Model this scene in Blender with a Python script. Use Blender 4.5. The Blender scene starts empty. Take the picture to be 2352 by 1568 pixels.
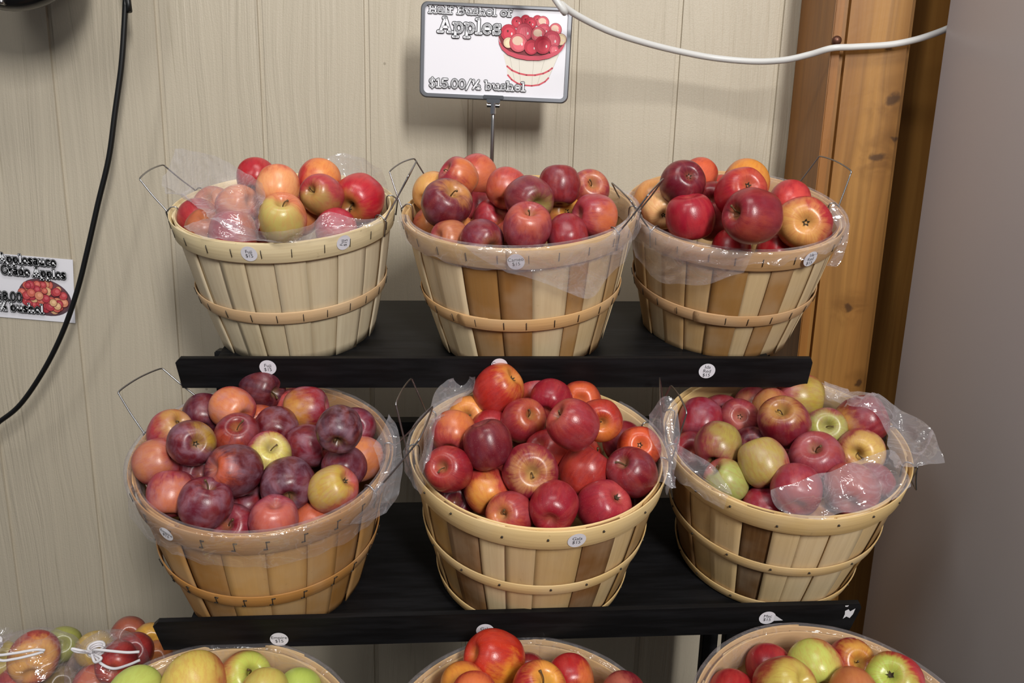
import bpy, bmesh, math, random
from mathutils import Vector, Matrix, Quaternion, noise

D = bpy.data
S = bpy.context.scene
COL = S.collection
R = math.radians

# ---------------------------------------------------------------- camera, light, exposure
cam_d = D.cameras.new('camera')
cam_d.sensor_width = 36.0
cam_d.lens = 1850.0 / 2352.0 * 36.0
cam_d.clip_start = 0.02
cam = D.objects.new('camera', cam_d)
COL.objects.link(cam)
p_, r_ = math.atan(1850.0 / 7900.0), 0.025437549938007658
F_ = Vector((0, math.cos(p_), -math.sin(p_)))
U0 = Vector((0, math.sin(p_), math.cos(p_)))
X0 = Vector((1, 0, 0))
U_ = U0 * math.cos(r_) - X0 * math.sin(r_)
X_ = X0 * math.cos(r_) + U0 * math.sin(r_)
cam.matrix_world = Matrix((X_, U_, -F_)).transposed().to_4x4()
S.camera = cam

S.view_settings.view_transform = 'Standard'
S.view_settings.look = 'None'
S.view_settings.exposure = 0.10
S.view_settings.gamma = 1.0
S.view_settings.use_curve_mapping = False

w = D.worlds.new('room_air')
S.world = w
w.use_nodes = True
w.node_tree.nodes['Background'].inputs[0].default_value = (0.93, 0.95, 1.0, 1)
w.node_tree.nodes['Background'].inputs[1].default_value = 0.15


def lamp(name, loc, target, size, power, color):
    l = D.lights.new(name, 'AREA')
    l.shape = 'RECTANGLE'
    l.size, l.size_y = size
    l.energy = power
    l.color = color
    o = D.objects.new(name, l)
    o.location = loc
    d = Vector(target) - Vector(loc)
    o.rotation_euler = d.to_track_quat('-Z', 'Y').to_euler()
    COL.objects.link(o)


lamp('ceiling_light', (0.95, -1.75, 1.45), (0.0, 1.3, 0.0), (0.35, 1.0), 98, (1.0, 0.975, 0.935))
lamp('ceiling_light', (-1.30, -0.9, 1.45), (-0.2, 1.3, -0.2), (0.35, 1.0), 12, (1.0, 0.975, 0.935))
lamp('ceiling_light', (-0.10, 0.45, 1.45), (0.0, 1.2, -0.5), (1.1, 0.25), 11, (1.0, 0.975, 0.935))

# ---------------------------------------------------------------- measured places
BASKETS = {
 'T1': ([-0.3562, 1.259, -0.0868], [-0.0032, -0.2555, 0.9668], 0.1686),
 'T2': ([0.006, 1.2389, -0.081], [-0.0467, -0.2452, 0.9684], 0.1776),
 'T3': ([0.3475, 1.3, -0.0766], [-0.0099, -0.3189, 0.9477], 0.1687),
 'M1': ([-0.3244, 1.0093, -0.3943], [0.0479, -0.2576, 0.9651], 0.1678),
 'M2': ([0.0395, 1.0244, -0.3845], [0.0192, -0.238, 0.9711], 0.1724),
 'M3': ([0.3843, 1.0717, -0.3795], [-0.0301, -0.2877, 0.9572], 0.1667),
 'B2': ([0.03, 0.7649, -0.656], [0.0, -0.2504, 0.9681], 0.1703),
 'B3': ([0.379, 0.7684, -0.6259], [0.0, -0.2504, 0.9681], 0.1660),
 'B1': ([-0.3281, 0.7349, -0.6608], [0.0, -0.2504, 0.9681], 0.1791),
}
APPLES = [
 ('T1', '-', [-0.386, 1.2183, -0.0456], 0.0289, [0.01, 0.72, 0.7], 'a81c26', 'c86a3c', 0.95, [0.15, -0.44, -0.88], 'plain dark red apple at the back, pale basket beside the black cable'),
 ('T1', '-', [-0.3361, 1.155, -0.0554], 0.0298, [-0.08, 0.6, 0.79], 'c85a3c', 'e09a66', 0.15, [0.28, -0.95, -0.15], 'peachy orange apple at the centre, pale basket beside the black cable'),
 ('T1', '-', [-0.2993, 1.2457, -0.0478], 0.0321, [0.16, 0.67, 0.73], 'b8302a', 'd98a4a', 0.55, [0.6, -0.6, 0.53], 'red and orange striped apple topping the pile, pale basket beside the black cable'),
 ('T1', 's', [-0.2833, 1.1933, -0.0672], 0.0304, [-0.44, -0.85, 0.28], 'a83a40', 'a8864a', 0.45, [-0.16, -0.81, -0.56], 'olive-shouldered apple with a stem hole under the striped one, pale basket beside the black cable'),
 ('T1', 's', [-0.2372, 1.2358, -0.0739], 0.0374, [-0.29, -0.91, -0.29], 'b01c2c', 'a06a34', 0.62, [-0.46, -0.75, -0.47], 'glossy red apple, stem hollow facing out, by the handle, pale basket beside the black cable'),
 ('T1', 's', [-0.32, 1.1167, -0.0963], 0.0329, [0.15, -0.54, 0.83], 'c8744e', 'b8a45a', 0.05, [-0.27, -0.85, -0.44], 'greenish yellow apple with a bare stem end, front middle, pale basket beside the black cable'),
 ('T1', '-', [-0.3232, 1.2155, -0.099], 0.0294, [0.08, 0.71, -0.7], 'b85038', 'c87c4a', 0.4, [0.25, -0.94, -0.22], 'orange-brown apple peeping from behind the greenish yellow one, pale basket beside the black cable'),
 ('T1', '-', [-0.4769, 1.2219, -0.1087], 0.03, [-0.56, 0.66, 0.5], 'a0262e', 'b86a44', 0.6, [0.98, -0.05, -0.17], 'red apple with a white glint under the film, pale basket beside the black cable'),
 ('T1', '-', [-0.4505, 1.1776, -0.1205], 0.0291, [-0.22, 0.56, -0.8], '96402e', 'a8603c', 0.3, [0.36, -0.93, 0.1], 'brownish apple under film below the red glinting one, pale basket beside the black cable'),
 ('T1', '-', [-0.3992, 1.1463, -0.1215], 0.033, [-0.1, 0.3, 0.95], '9c1e36', 'c06c3c', 0.7, [0.89, -0.12, 0.44], 'maroon apple pressed against crinkled film at the front rim, pale basket beside the black cable'),
 ('T1', '-', [-0.4044, 1.1846, -0.0837], 0.0293, [-0.86, 0.47, -0.18], 'bc4a44', 'd68a5a', 0.4, [0.34, -0.68, 0.65], 'rosy orange apple behind the folded film flap, pale basket beside the black cable'),
 ('T1', '-', [-0.4707, 1.2739, -0.0939], 0.0308, [0.14, 0.86, -0.48], 'b4544c', 'c88058', 0.3, [0.35, -0.94, 0.07], 'dull orange apple fully veiled by the film flap, pale basket beside the black cable'),
 ('T1', '-', [-0.2603, 1.179, -0.1156], 0.0303, [-0.04, 0.8, 0.59], 'aa2038', 'b84a3c', 0.8, [0.83, -0.51, -0.23], 'cherry red apple under stretched film at the front rim, pale basket beside the black cable'),
 ('T2', '-', [-0.0626, 1.2897, -0.0354], 0.0312, [0.46, 0.73, 0.5], 'ad4038', 'c86a44', 0.4, [0.74, -0.66, -0.16], 'orange-red apple highest at the back, next to the sign rod, basket under the price sign'),
 ('T2', 's', [-0.0871, 1.2359, -0.0386], 0.0305, [-0.74, -0.4, 0.54], '9a2a38', 'c8703c', 0.6, [0.64, -0.69, 0.34], 'wide crimson and orange apple leaning on the highest one, basket under the price sign'),
 ('T2', '-', [-0.1307, 1.2765, -0.0629], 0.0298, [0.34, 0.85, 0.4], 'c0603c', 'cf9a54', -0.2, [-0.3, -0.95, -0.06], 'yellow-tan apple beside the far wire handle, basket under the price sign'),
 ('T2', 's', [-0.1005, 1.1866, -0.0746], 0.0368, [0.39, -0.63, 0.67], '651a26', 'c88a48', 0.82, [0.57, -0.39, 0.72], 'large dark maroon apple with a yellow stem hollow, basket under the price sign'),
 ('T2', '-', [-0.06, 1.2765, -0.0926], 0.032, [-0.05, 0.79, 0.62], '98303a', 'a84038', 0.8, [0.05, -0.65, -0.75], 'dusky red apple between the large maroon one and the centre, basket under the price sign'),
 ('T2', '-', [-0.0135, 1.1907, -0.0507], 0.0299, [0.19, 0.64, 0.75], 'b04036', 'c4603c', 0.5, [0.02, -0.89, -0.46], 'plain orange-red apple below the sign rod, basket under the price sign'),
 ('T2', 's', [0.019, 1.1438, -0.063], 0.033, [0.44, -0.88, -0.16], '6c1e2a', '8a7a3a', 0.85, [0.49, -0.84, -0.24], 'dark maroon apple with a greenish stem hollow turned sideways, basket under the price sign'),
 ('T2', '-', [0.0623, 1.1777, -0.0442], 0.0295, [-0.01, 0.27, 0.96], '76181f', '9a3030', 0.9, [-0.01, -0.63, -0.78], 'freckled deep red apple crowning the side toward the post, basket under the price sign'),
 ('T2', 's', [0.1092, 1.2274, -0.0518], 0.0299, [0.16, -0.88, 0.44], '963038', 'c07a4a', 0.8, [0.21, -0.81, 0.54], 'rosy apple behind the crowning deep red one, basket under the price sign'),
 ('T2', 's', [0.0165, 1.0988, -0.0982], 0.033, [0.12, -0.54, 0.83], '8c2a38', 'b85c44', 0.7, [0.07, -0.81, 0.58], 'big rosy maroon apple standing at the front centre, basket under the price sign'),
 ('T2', '-', [-0.0337, 1.2124, -0.0988], 0.031, [-0.41, 0.68, -0.61], '9a2630', 'cc7a3c', 0.6, [0.82, -0.35, -0.45], 'red apple orange-cheeked beside the big front one, basket under the price sign'),
 ('T2', 'c', [0.0665, 1.2144, -0.0862], 0.0307, [-0.37, 0.91, -0.18], 'b43428', 'd0923c', 0.5, [0.45, -0.85, 0.27], 'small orange-red apple showing a yellow calyx, basket under the price sign'),
 ('T2', '-', [0.1121, 1.1519, -0.0852], 0.0322, [0.87, 0.47, -0.12], '9a3038', 'c8683c', 0.65, [0.74, -0.67, -0.03], 'red apple orange-cheeked beside the bent handle, basket under the price sign'),
 ('T2', '-', [0.0731, 1.1214, -0.1111], 0.0292, [0.03, 0.74, 0.67], '841a24', '96282c', 0.9, [-0.02, -0.68, -0.74], 'speckled deep red apple low at the front, toward the handle, basket under the price sign'),
 ('T2', 'c', [-0.0451, 1.1157, -0.119], 0.0291, [-0.54, 0.78, 0.31], '6a1a2a', '8a5a30', 0.9, [0.64, -0.65, -0.42], 'dark maroon apple low at the front rim, basket under the price sign'),
 ('T2', '-', [-0.0929, 1.1538, -0.124], 0.0296, [0.67, 0.68, -0.3], '8e3034', 'b06a44', 0.5, [0.35, -0.73, 0.59], 'striped reddish apple half sunk at the front rim, basket under the price sign'),
 ('T2', '-', [-0.1257, 1.2535, -0.1127], 0.0309, [-0.4, 0.82, -0.41], 'ac4a34', 'cc8248', 0.3, [0.3, -0.9, -0.32], 'orange apple tucked under the large maroon one, basket under the price sign'),
 ('T2', '-', [-0.0809, 1.2302, -0.1266], 0.0311, [-0.07, 0.99, -0.1], 'b45634', 'cc8040', 0.2, [0.07, -0.99, 0.1], 'small orange apple glimpsed behind the half sunk striped one, basket under the price sign'),
 ('T3', '-', [0.2935, 1.326, -0.03], 0.03, [0.5, 0.61, 0.62], 'b03228', 'd0603c', 0.5, [-0.01, -0.95, 0.33], 'orange-red apple at the very back, top-shelf basket by the post'),
 ('T3', 'c', [0.2517, 1.2423, -0.0393], 0.0336, [-0.15, 0.89, -0.44], '620e20', '8a1c28', 0.95, [0.62, -0.54, -0.57], 'glossy near-black red apple with a bright glint, top-shelf basket by the post'),
 ('T3', '-', [0.3471, 1.2435, -0.0377], 0.0357, [0.39, 0.59, 0.7], 'b03a2a', 'd08838', 0.3, [0.06, -0.84, 0.53], 'orange apple rising behind the red calyx-topped one, top-shelf basket by the post'),
 ('T3', 'c', [0.3236, 1.1827, -0.0479], 0.0353, [-0.13, 0.9, -0.41], 'a01826', 'c05a3c', 0.85, [0.28, -0.79, 0.55], 'bright red apple with an upturned dry calyx, top-shelf basket by the post'),
 ('T3', 's', [0.3262, 1.1205, -0.0768], 0.0386, [-0.88, -0.44, 0.16], '7c1824', 'a04430', 0.75, [-0.05, -0.65, -0.75], 'largest deep red apple, front centre, top-shelf basket by the post'),
 ('T3', '-', [0.4258, 1.2708, -0.0645], 0.0324, [0.22, 0.74, 0.64], 'ac2630', 'cc4a40', 0.6, [-0.01, -0.99, -0.14], 'pinkish red apple behind the pale yellow-red one, top-shelf basket by the post'),
 ('T3', 'c', [0.4309, 1.2138, -0.0918], 0.0405, [0.24, 0.97, -0.11], 'aa2430', 'd49a56', 0.35, [-0.62, -0.75, -0.2], 'yellow and red apple showing its calyx face-on, top-shelf basket by the post'),
 ('T3', '-', [0.2588, 1.2012, -0.0861], 0.0368, [0.18, 0.12, -0.98], '98162a', 'b03034', 0.9, [0.35, -0.83, -0.43], 'smooth crimson apple at the front, toward the bent handle, top-shelf basket by the post'),
 ('T3', '-', [0.3013, 1.2383, -0.095], 0.0294, [0.82, 0.54, -0.16], '982a30', 'b04638', 0.6, [0.33, -0.84, -0.42], 'dull red apple wedged beside the largest one, top-shelf basket by the post'),
 ('T3', 'c', [0.2267, 1.2748, -0.0812], 0.0293, [-0.05, 0.96, 0.28], 'c04638', 'e0b078', 0.1, [-0.07, -1.0, -0.03], 'pale cream-yellow apple blushed pink, top-shelf basket by the post'),
 ('T3', '-', [0.2217, 1.327, -0.066], 0.0294, [0.1, 0.77, 0.64], 'c06a3c', 'd89858', 0, [-0.16, -0.99, 0.05], 'tan orange apple behind the pale cream-yellow one, top-shelf basket by the post'),
 ('T3', '-', [0.3185, 1.1866, -0.131], 0.0291, [0.16, 0.73, 0.66], '9c141e', 'a82028', 1, [-0.01, -0.25, -0.97], 'vivid red apple sunk at the front rim below the largest, top-shelf basket by the post'),
 ('T3', '-', [0.4029, 1.2423, -0.1413], 0.0306, [0.41, 0.64, 0.65], '98161e', 'b03428', 0.9, [-0.02, -0.25, -0.97], 'vivid red apple at the front rim below the calyx-faced one, top-shelf basket by the post'),
 ('T3', '-', [0.3063, 1.284, -0.0644], 0.0299, [0.23, 0.97, -0.05], '700f1a', '8a1a20', 1, [-0.01, -0.19, -0.98], 'dark red apple deep between the two upper reds, top-shelf basket by the post'),
 ('T3', '-', [0.4637, 1.2621, -0.1169], 0.0298, [0.34, 0.94, -0.09], '9e1f28', 'b03a34', 0.8, [-0.02, -0.23, -0.97], 'red apple sliver squeezed at the rim by the post, top-shelf basket by the post'),
 ('M1', 's', [-0.3609, 1.1213, -0.3419], 0.031, [0.88, -0.45, -0.1], '430c18', '5c1420', 1, [0.07, -0.41, -0.91], 'dark purple apple topping the pile under the shelf lip, basket of purple apples'),
 ('M1', '-', [-0.3812, 1.0528, -0.3508], 0.0294, [-0.76, 0.62, 0.2], 'a83434', 'ca7a4c', 0.25, [-0.09, -0.87, 0.49], 'bright orange apple with a red flank, beside the topmost one, basket of purple apples'),
 ('M1', '-', [-0.4288, 1.0734, -0.3687], 0.0296, [-0.28, 0.87, 0.41], '4f1020', '6a1824', 1, [0.07, -0.44, -0.9], 'purple apple behind the bright orange one, basket of purple apples'),
 ('M1', '-', [-0.29, 1.0933, -0.3623], 0.0318, [-0.98, -0.07, -0.18], '861624', 'b8803c', 0.55, [-0.57, -0.82, 0.09], 'red apple with a yellow-green end, near the back rim, basket of purple apples'),
 ('M1', '-', [-0.3192, 1.1354, -0.3745], 0.0296, [-0.26, 0.92, -0.3], '9a3a3c', 'b4504a', 0.5, [0.26, -0.92, 0.3], 'pink apple sliver behind the topmost dark one, basket of purple apples'),
 ('M1', 's', [-0.4471, 1.0043, -0.3693], 0.0283, [0.71, -0.21, 0.68], '9c2e36', 'b48646', 0.45, [0.75, -0.35, 0.57], 'orange-red apple with yellow-green shoulder near the wire handle, basket of purple apples'),
 ('M1', 'c', [-0.3928, 0.939, -0.3593], 0.0289, [-0.54, 0.79, -0.28], '5c0f1c', 'a8862e', 0.8, [0.9, 0.03, 0.44], 'dark red apple with a calyx and a thin yellow edge, basket of purple apples'),
 ('M1', 's', [-0.3604, 1.0076, -0.3737], 0.0297, [0.21, -0.61, 0.76], '6e141c', 'b04a28', 0.7, [-0.26, -0.91, -0.32], 'red-brown apple with a deep stem hollow on top, basket of purple apples'),
 ('M1', 's', [-0.3198, 1.0463, -0.377], 0.0303, [0.15, -0.96, -0.24], '560f18', '7a1c20', 1, [0.06, -0.46, -0.89], 'shiny maroon apple hanging over the yellow-green one, basket of purple apples'),
 ('M1', 's', [-0.3131, 0.985, -0.3906], 0.0296, [0.4, -0.66, 0.64], '9c2030', 'c8bc60', 0.3, [0.55, -0.83, 0.02], 'yellow-green and red apple with an upright stem, basket of purple apples'),
 ('M1', 'c', [-0.2717, 1.0216, -0.3912], 0.0299, [-0.98, 0.2, -0.05], '5e1020', '8a1c2c', 0.9, [0.69, -0.67, 0.27], 'maroon apple at the centre with a waxy streak, basket of purple apples'),
 ('M1', 's', [-0.2147, 0.9625, -0.3444], 0.0286, [0.07, -0.9, -0.42], '3e0a16', '541220', 1, [0.05, -0.46, -0.89], 'near-black purple apple with a small round glint, basket of purple apples'),
 ('M1', '-', [-0.2198, 1.0821, -0.3852], 0.03, [-0.19, 0.93, -0.33], '5c1428', '7c1c2c', 0.8, [0.47, -0.83, 0.3], 'purple-pink apple behind the near-black one, basket of purple apples'),
 ('M1', '-', [-0.2028, 1.0402, -0.415], 0.0302, [0.13, 0.97, 0.23], 'ab5644', 'cc7c4c', 0.2, [0.18, -0.91, 0.36], 'orange apple half under film at the handle side, basket of purple apples'),
 ('M1', '-', [-0.2161, 0.989, -0.4077], 0.0294, [-0.03, 0.94, 0.34], '581424', '7c2430', 1, [0.05, -0.5, -0.86], 'bloomed maroon apple behind the yellow-orange one, basket of purple apples'),
 ('M1', 'c', [-0.2191, 0.9377, -0.4152], 0.0295, [-0.73, 0.27, -0.63], 'a84438', 'b89a44', 0.3, [-0.33, -0.71, 0.63], 'yellow-orange apple with its calyx toward the film, basket of purple apples'),
 ('M1', 's', [-0.2773, 0.9444, -0.4132], 0.0335, [0.32, -0.91, -0.25], '480e1e', '6a1424', 0.98, [0.79, -0.56, 0.26], 'big plum-purple apple with its stem hollow facing down, basket of purple apples'),
 ('M1', '-', [-0.3395, 0.9312, -0.391], 0.033, [0.6, 0.7, -0.38], '4a0e18', 'cc5c30', 0.9, [-0.2, -0.89, 0.41], 'big dark apple with one orange spot, basket of purple apples'),
 ('M1', 'c', [-0.4425, 0.9541, -0.3913], 0.0306, [-0.88, 0.14, -0.46], '983438', 'b6704c', 0.55, [-0.12, -0.88, 0.46], 'orange-pink apple outermost at the cable side, basket of purple apples'),
 ('M1', '-', [-0.4129, 0.918, -0.4171], 0.0289, [-0.11, 0.58, 0.81], '8e2c3a', 'c0704c', 0.6, [0.47, -0.84, 0.27], 'pink apple with an orange belt at the front, cable side, basket of purple apples'),
 ('M1', 's', [-0.3596, 0.8861, -0.4141], 0.0311, [0.29, -0.03, 0.96], '5e1424', '741c2c', 1, [0.07, -0.53, -0.84], 'frosted maroon apple at the front rim, basket of purple apples'),
 ('M1', '-', [-0.337, 0.9664, -0.4531], 0.0303, [-0.21, 0.36, -0.91], '6c121e', '8e2428', 0.9, [0.57, -0.74, 0.35], 'deep red apple in the gap between the two big dark ones, basket of purple apples'),
 ('M1', 's', [-0.3376, 0.9107, -0.4576], 0.0298, [0.01, -0.82, 0.57], '7e1e2c', '9a2c34', 0.9, [0.07, -0.56, -0.83], 'rosy maroon apple with a curved stem at the front rim, basket of purple apples'),
 ('M1', '-', [-0.282, 0.8969, -0.4392], 0.0291, [-0.17, 0.26, -0.95], '8a2e3c', 'b85c4a', 0.5, [0.27, -0.92, 0.28], 'salmon orange apple purple-edged at the front rim, basket of purple apples'),
 ('M1', '-', [-0.2443, 0.9381, -0.4626], 0.0297, [0.07, 0.96, 0.26], 'a03a2a', 'b85a38', 0.4, [0.23, -0.87, 0.43], 'dull orange apple low by the front film folds, basket of purple apples'),
 ('M1', '-', [-0.3935, 0.9625, -0.4091], 0.0292, [-0.35, 0.86, -0.37], '64121a', '9a3c24', 0.7, [0.89, -0.28, 0.36], 'dark red apple behind the orange-spotted one, basket of purple apples'),
 ('M1', '-', [-0.3571, 1.0871, -0.3871], 0.0303, [-0.3, 0.9, -0.32], 'a4482c', 'bc5a34', 0.3, [0.3, -0.9, 0.32], 'orange apple sliver below the topmost dark one, basket of purple apples'),
 ('M2', 'c', [-0.0181, 1.1096, -0.3313], 0.0358, [-0.71, 0.23, -0.66], 'aa261c', 'd08a3c', 0.75, [0.69, -0.18, 0.7], 'orange-red apple topping the pile below the lip sticker, middle basket of red apples'),
 ('M2', '-', [0.0354, 1.1489, -0.3471], 0.0307, [-0.0, 0.82, 0.57], '93202a', 'c05038', 0.7, [-0.51, -0.81, -0.29], 'red apple at the back beside the topmost one, middle basket of red apples'),
 ('M2', '-', [0.0573, 1.0894, -0.3383], 0.0299, [0.28, 0.86, 0.42], '8c1628', 'a02c34', 0.9, [0.02, -0.43, -0.9], 'crimson apple at the back centre, middle basket of red apples'),
 ('M2', '-', [0.1021, 1.1204, -0.3481], 0.0296, [0.09, 0.95, -0.3], 'aa3420', 'c4582c', 0.4, [-0.09, -0.95, 0.3], 'orange apple sliver behind the water-dotted one, middle basket of red apples'),
 ('M2', 's', [0.1181, 1.0017, -0.3371], 0.0287, [-0.01, -0.98, 0.18], 'a82c1c', 'd07030', 0.6, [-0.06, -0.9, -0.44], 'orange-red apple with a dark stem hollow facing out, middle basket of red apples'),
 ('M2', 's', [-0.0588, 1.1111, -0.3729], 0.0303, [-0.15, -0.95, 0.26], 'bc4a34', 'd88e44', 0.15, [-0.05, -0.95, 0.32], 'yellow-orange apple with a stem near the raised film, middle basket of red apples'),
 ('M2', '-', [-0.0722, 0.9843, -0.3534], 0.0292, [0.14, 0.81, 0.57], 'a23634', 'c8703c', 0.55, [0.33, -0.35, 0.88], 'pinkish orange apple against the film, cable side, middle basket of red apples'),
 ('M2', 's', [0.0187, 1.0536, -0.3575], 0.0304, [0.4, -0.72, 0.57], '942630', 'b06030', 0.8, [0.38, -0.73, 0.57], 'red apple with a slanted stem, upper middle, middle basket of red apples'),
 ('M2', 's', [0.0786, 0.9571, -0.3285], 0.0317, [-0.77, -0.24, 0.59], '92222a', 'b0503c', 0.85, [-0.66, -0.39, 0.65], 'water-dotted red apple near the pile top, middle basket of red apples'),
 ('M2', '-', [-0.0268, 0.9452, -0.354], 0.0302, [0.36, -0.09, -0.93], '631420', '7c2028', 1, [0.03, -0.48, -0.88], 'freckled dark maroon apple with a lenticel-speckled top, middle basket of red apples'),
 ('M2', 's', [-0.0739, 0.9303, -0.3812], 0.029, [-0.28, -0.85, 0.45], '8a1824', 'a84434', 0.85, [-0.33, -0.88, 0.35], 'red apple with a long straw-like stem, middle basket of red apples'),
 ('M2', 's', [0.0269, 0.9374, -0.3851], 0.0356, [0.05, -0.94, 0.33], '82182a', 'cc9a58', 0.86, [0.02, -0.9, 0.43], 'big apple with a yellow starburst around its stem, middle basket of red apples'),
 ('M2', '-', [0.0521, 1.0243, -0.3921], 0.0303, [0.48, 0.57, -0.67], '9c2026', 'c04434', 0.7, [0.47, -0.88, 0.03], 'red apple half hidden above the starburst one, middle basket of red apples'),
 ('M2', 's', [0.1004, 0.9892, -0.4052], 0.0356, [0.57, 0.23, 0.79], '98221e', 'b83c28', 0.8, [-0.58, -0.76, 0.3], 'large scarlet apple next to the starburst one, middle basket of red apples'),
 ('M2', 's', [0.1578, 0.9682, -0.3941], 0.0324, [-0.54, -0.5, 0.68], '6c101c', '8a2428', 0.95, [-0.71, -0.66, 0.25], 'dark red apple with a pale stem, panel side, middle basket of red apples'),
 ('M2', 'c', [0.1739, 1.0199, -0.3803], 0.0289, [0.11, 0.87, -0.48], 'b42c20', 'cc5a2c', 0.6, [-0.16, -0.89, 0.44], 'orange-red apple with a calyx behind the dark stemmed one, middle basket of red apples'),
 ('M2', '-', [0.1613, 1.0715, -0.394], 0.0302, [-0.31, 0.92, 0.22], '741420', '8a1e28', 1, [0.01, -0.48, -0.88], 'deep red apple shaded by the stem-hollow one, middle basket of red apples'),
 ('M2', 's', [-0.0267, 0.9434, -0.4137], 0.0295, [0.33, -0.83, -0.45], 'b0342a', 'd08c3c', 0.65, [-0.07, -0.99, 0.1], 'orange-striped apple below the dark maroon one, middle basket of red apples'),
 ('M2', 's', [0.0035, 0.9037, -0.427], 0.029, [-0.45, -0.81, 0.37], '982e30', 'c07440', 0.8, [-0.5, -0.82, 0.27], 'rosy apple at the front rim with film stuck on, middle basket of red apples'),
 ('M2', '-', [0.0551, 0.8941, -0.411], 0.0298, [0.18, 0.96, 0.2], '8c1424', 'a02a30', 1, [0.02, -0.54, -0.84], 'plain crimson apple at the front rim centre, middle basket of red apples'),
 ('M2', 'c', [0.1208, 0.9372, -0.43], 0.0342, [-0.51, 0.47, -0.73], '962030', 'b04440', 0.85, [0.51, -0.41, 0.76], 'pink-red wet-looking apple at the front rim, middle basket of red apples'),
 ('M2', '-', [-0.0267, 1.0755, -0.3814], 0.03, [-0.02, 0.94, -0.33], '981e22', 'b83830', 0.8, [0.03, -0.46, -0.89], 'red apple sliver behind the freckled maroon one, middle basket of red apples'),
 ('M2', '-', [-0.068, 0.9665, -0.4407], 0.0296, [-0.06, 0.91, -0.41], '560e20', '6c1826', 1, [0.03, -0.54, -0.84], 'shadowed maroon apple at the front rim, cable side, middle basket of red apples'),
 ('M2', '-', [0.1582, 1.0131, -0.4565], 0.0304, [0.14, 0.9, -0.41], '761420', '8c2028', 1, [0.0, -0.54, -0.84], 'dark red apple sliver under the pale-stemmed one, middle basket of red apples'),
 ('M3', '-', [0.2832, 1.1397, -0.3815], 0.0342, [0.3, 0.73, 0.61], '80162a', '9a3034', 0.95, [-0.51, -0.69, -0.52], 'glossy dark pink-red apple by the wire handle, middle basket by the grey panel'),
 ('M3', '-', [0.3778, 1.1983, -0.3736], 0.03, [0.2, 0.88, 0.43], '8c3036', 'a0724a', 0.55, [-0.61, -0.77, -0.19], 'dull rosy apple at the back rim, middle basket by the grey panel'),
 ('M3', '-', [0.4393, 1.175, -0.3517], 0.0363, [0.98, -0.16, -0.09], '933a38', 'a8923e', 0.45, [0.55, -0.81, 0.21], 'red apple with a green flank topping the pile, middle basket by the grey panel'),
 ('M3', '-', [0.3263, 1.1854, -0.3833], 0.0298, [0.25, 0.92, -0.3], '801c2a', '98343a', 0.9, [-0.01, -0.44, -0.9], 'small red apple behind the calyx-faced one, middle basket by the grey panel'),
 ('M3', 'c', [0.3384, 1.1354, -0.3743], 0.0297, [0.22, 0.88, -0.42], '842430', 'a05444', 0.8, [-0.27, -0.91, 0.3], 'dusty red apple showing its calyx face-on, middle basket by the grey panel'),
 ('M3', '-', [0.3895, 1.1499, -0.3619], 0.0292, [0.23, 0.92, 0.33], '9a4034', 'b07a44', 0.4, [-0.58, -0.78, 0.24], 'orange-brown apple behind the two largest reds, middle basket by the grey panel'),
 ('M3', 's', [0.3811, 1.0673, -0.3551], 0.0352, [-0.36, -0.55, 0.76], '781826', 'b0843e', 0.75, [-0.29, -0.4, 0.87], 'big red apple with a russet-yellow stem hollow, middle basket by the grey panel'),
 ('M3', 's', [0.4499, 1.0935, -0.3717], 0.0299, [-0.25, -0.86, 0.45], '8c3434', 'a0a050', 0.3, [-0.19, -0.98, -0.03], 'green and pink apple with a short dark stem, middle basket by the grey panel'),
 ('M3', '-', [0.5028, 1.0988, -0.3604], 0.035, [-0.74, 0.43, -0.53], '7a1826', 'b8863c', 0.75, [-0.93, -0.34, -0.12], 'red apple faintly yellow-streaked beside the raised film, middle basket by the grey panel'),
 ('M3', 's', [0.4847, 1.0505, -0.3891], 0.0324, [-0.57, -0.8, 0.18], '92343a', 'c8a454', 0.45, [0.0, -0.95, 0.31], 'red and yellow striped apple with a deep hollow, middle basket by the grey panel'),
 ('M3', 's', [0.2849, 1.0406, -0.3841], 0.033, [-0.33, -0.79, -0.51], '803038', '9c8a42', 0.55, [0.41, -0.53, 0.74], 'red apple greenish at its shoulder, stem hollow facing down, middle basket by the grey panel'),
 ('M3', '-', [0.3323, 0.9906, -0.3859], 0.0324, [-0.28, 0.63, 0.72], '98443a', 'a8924c', 0.15, [-0.65, -0.55, 0.53], 'olive-yellow apple blushed orange, at the centre, middle basket by the grey panel'),
 ('M3', 's', [0.4149, 1.023, -0.393], 0.0373, [-0.36, -0.51, 0.78], '862a38', '9c4a44', 0.8, [-0.3, -0.48, 0.83], 'broad pinkish red apple half under film, middle basket by the grey panel'),
 ('M3', 's', [0.2872, 0.9953, -0.4141], 0.0283, [-0.73, -0.1, 0.67], '98483c', '9ca054', 0.1, [0.06, -0.99, 0.1], 'yellow-green apple with a pink cheek at the front rim, middle basket by the grey panel'),
 ('M3', '-', [0.362, 0.945, -0.4025], 0.0313, [0.21, 0.88, 0.43], '8c2234', 'a84840', 0.8, [-0.13, -0.97, 0.2], 'red apple beneath shiny wrinkled film, middle basket by the grey panel'),
 ('M3', '-', [0.4424, 0.9707, -0.4132], 0.0353, [0.43, 0.86, 0.27], '963436', 'a85448', 0.6, [-0.47, -0.65, 0.6], 'brick red apple veiled by film at the front, middle basket by the grey panel'),
 ('M3', '-', [0.3334, 0.9725, -0.4425], 0.0289, [-0.05, 0.96, 0.27], '8c1828', 'a02c34', 0.95, [-0.02, -0.54, -0.84], 'bright red front-rim apple beside the yellow-green one, middle basket by the grey panel'),
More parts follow.
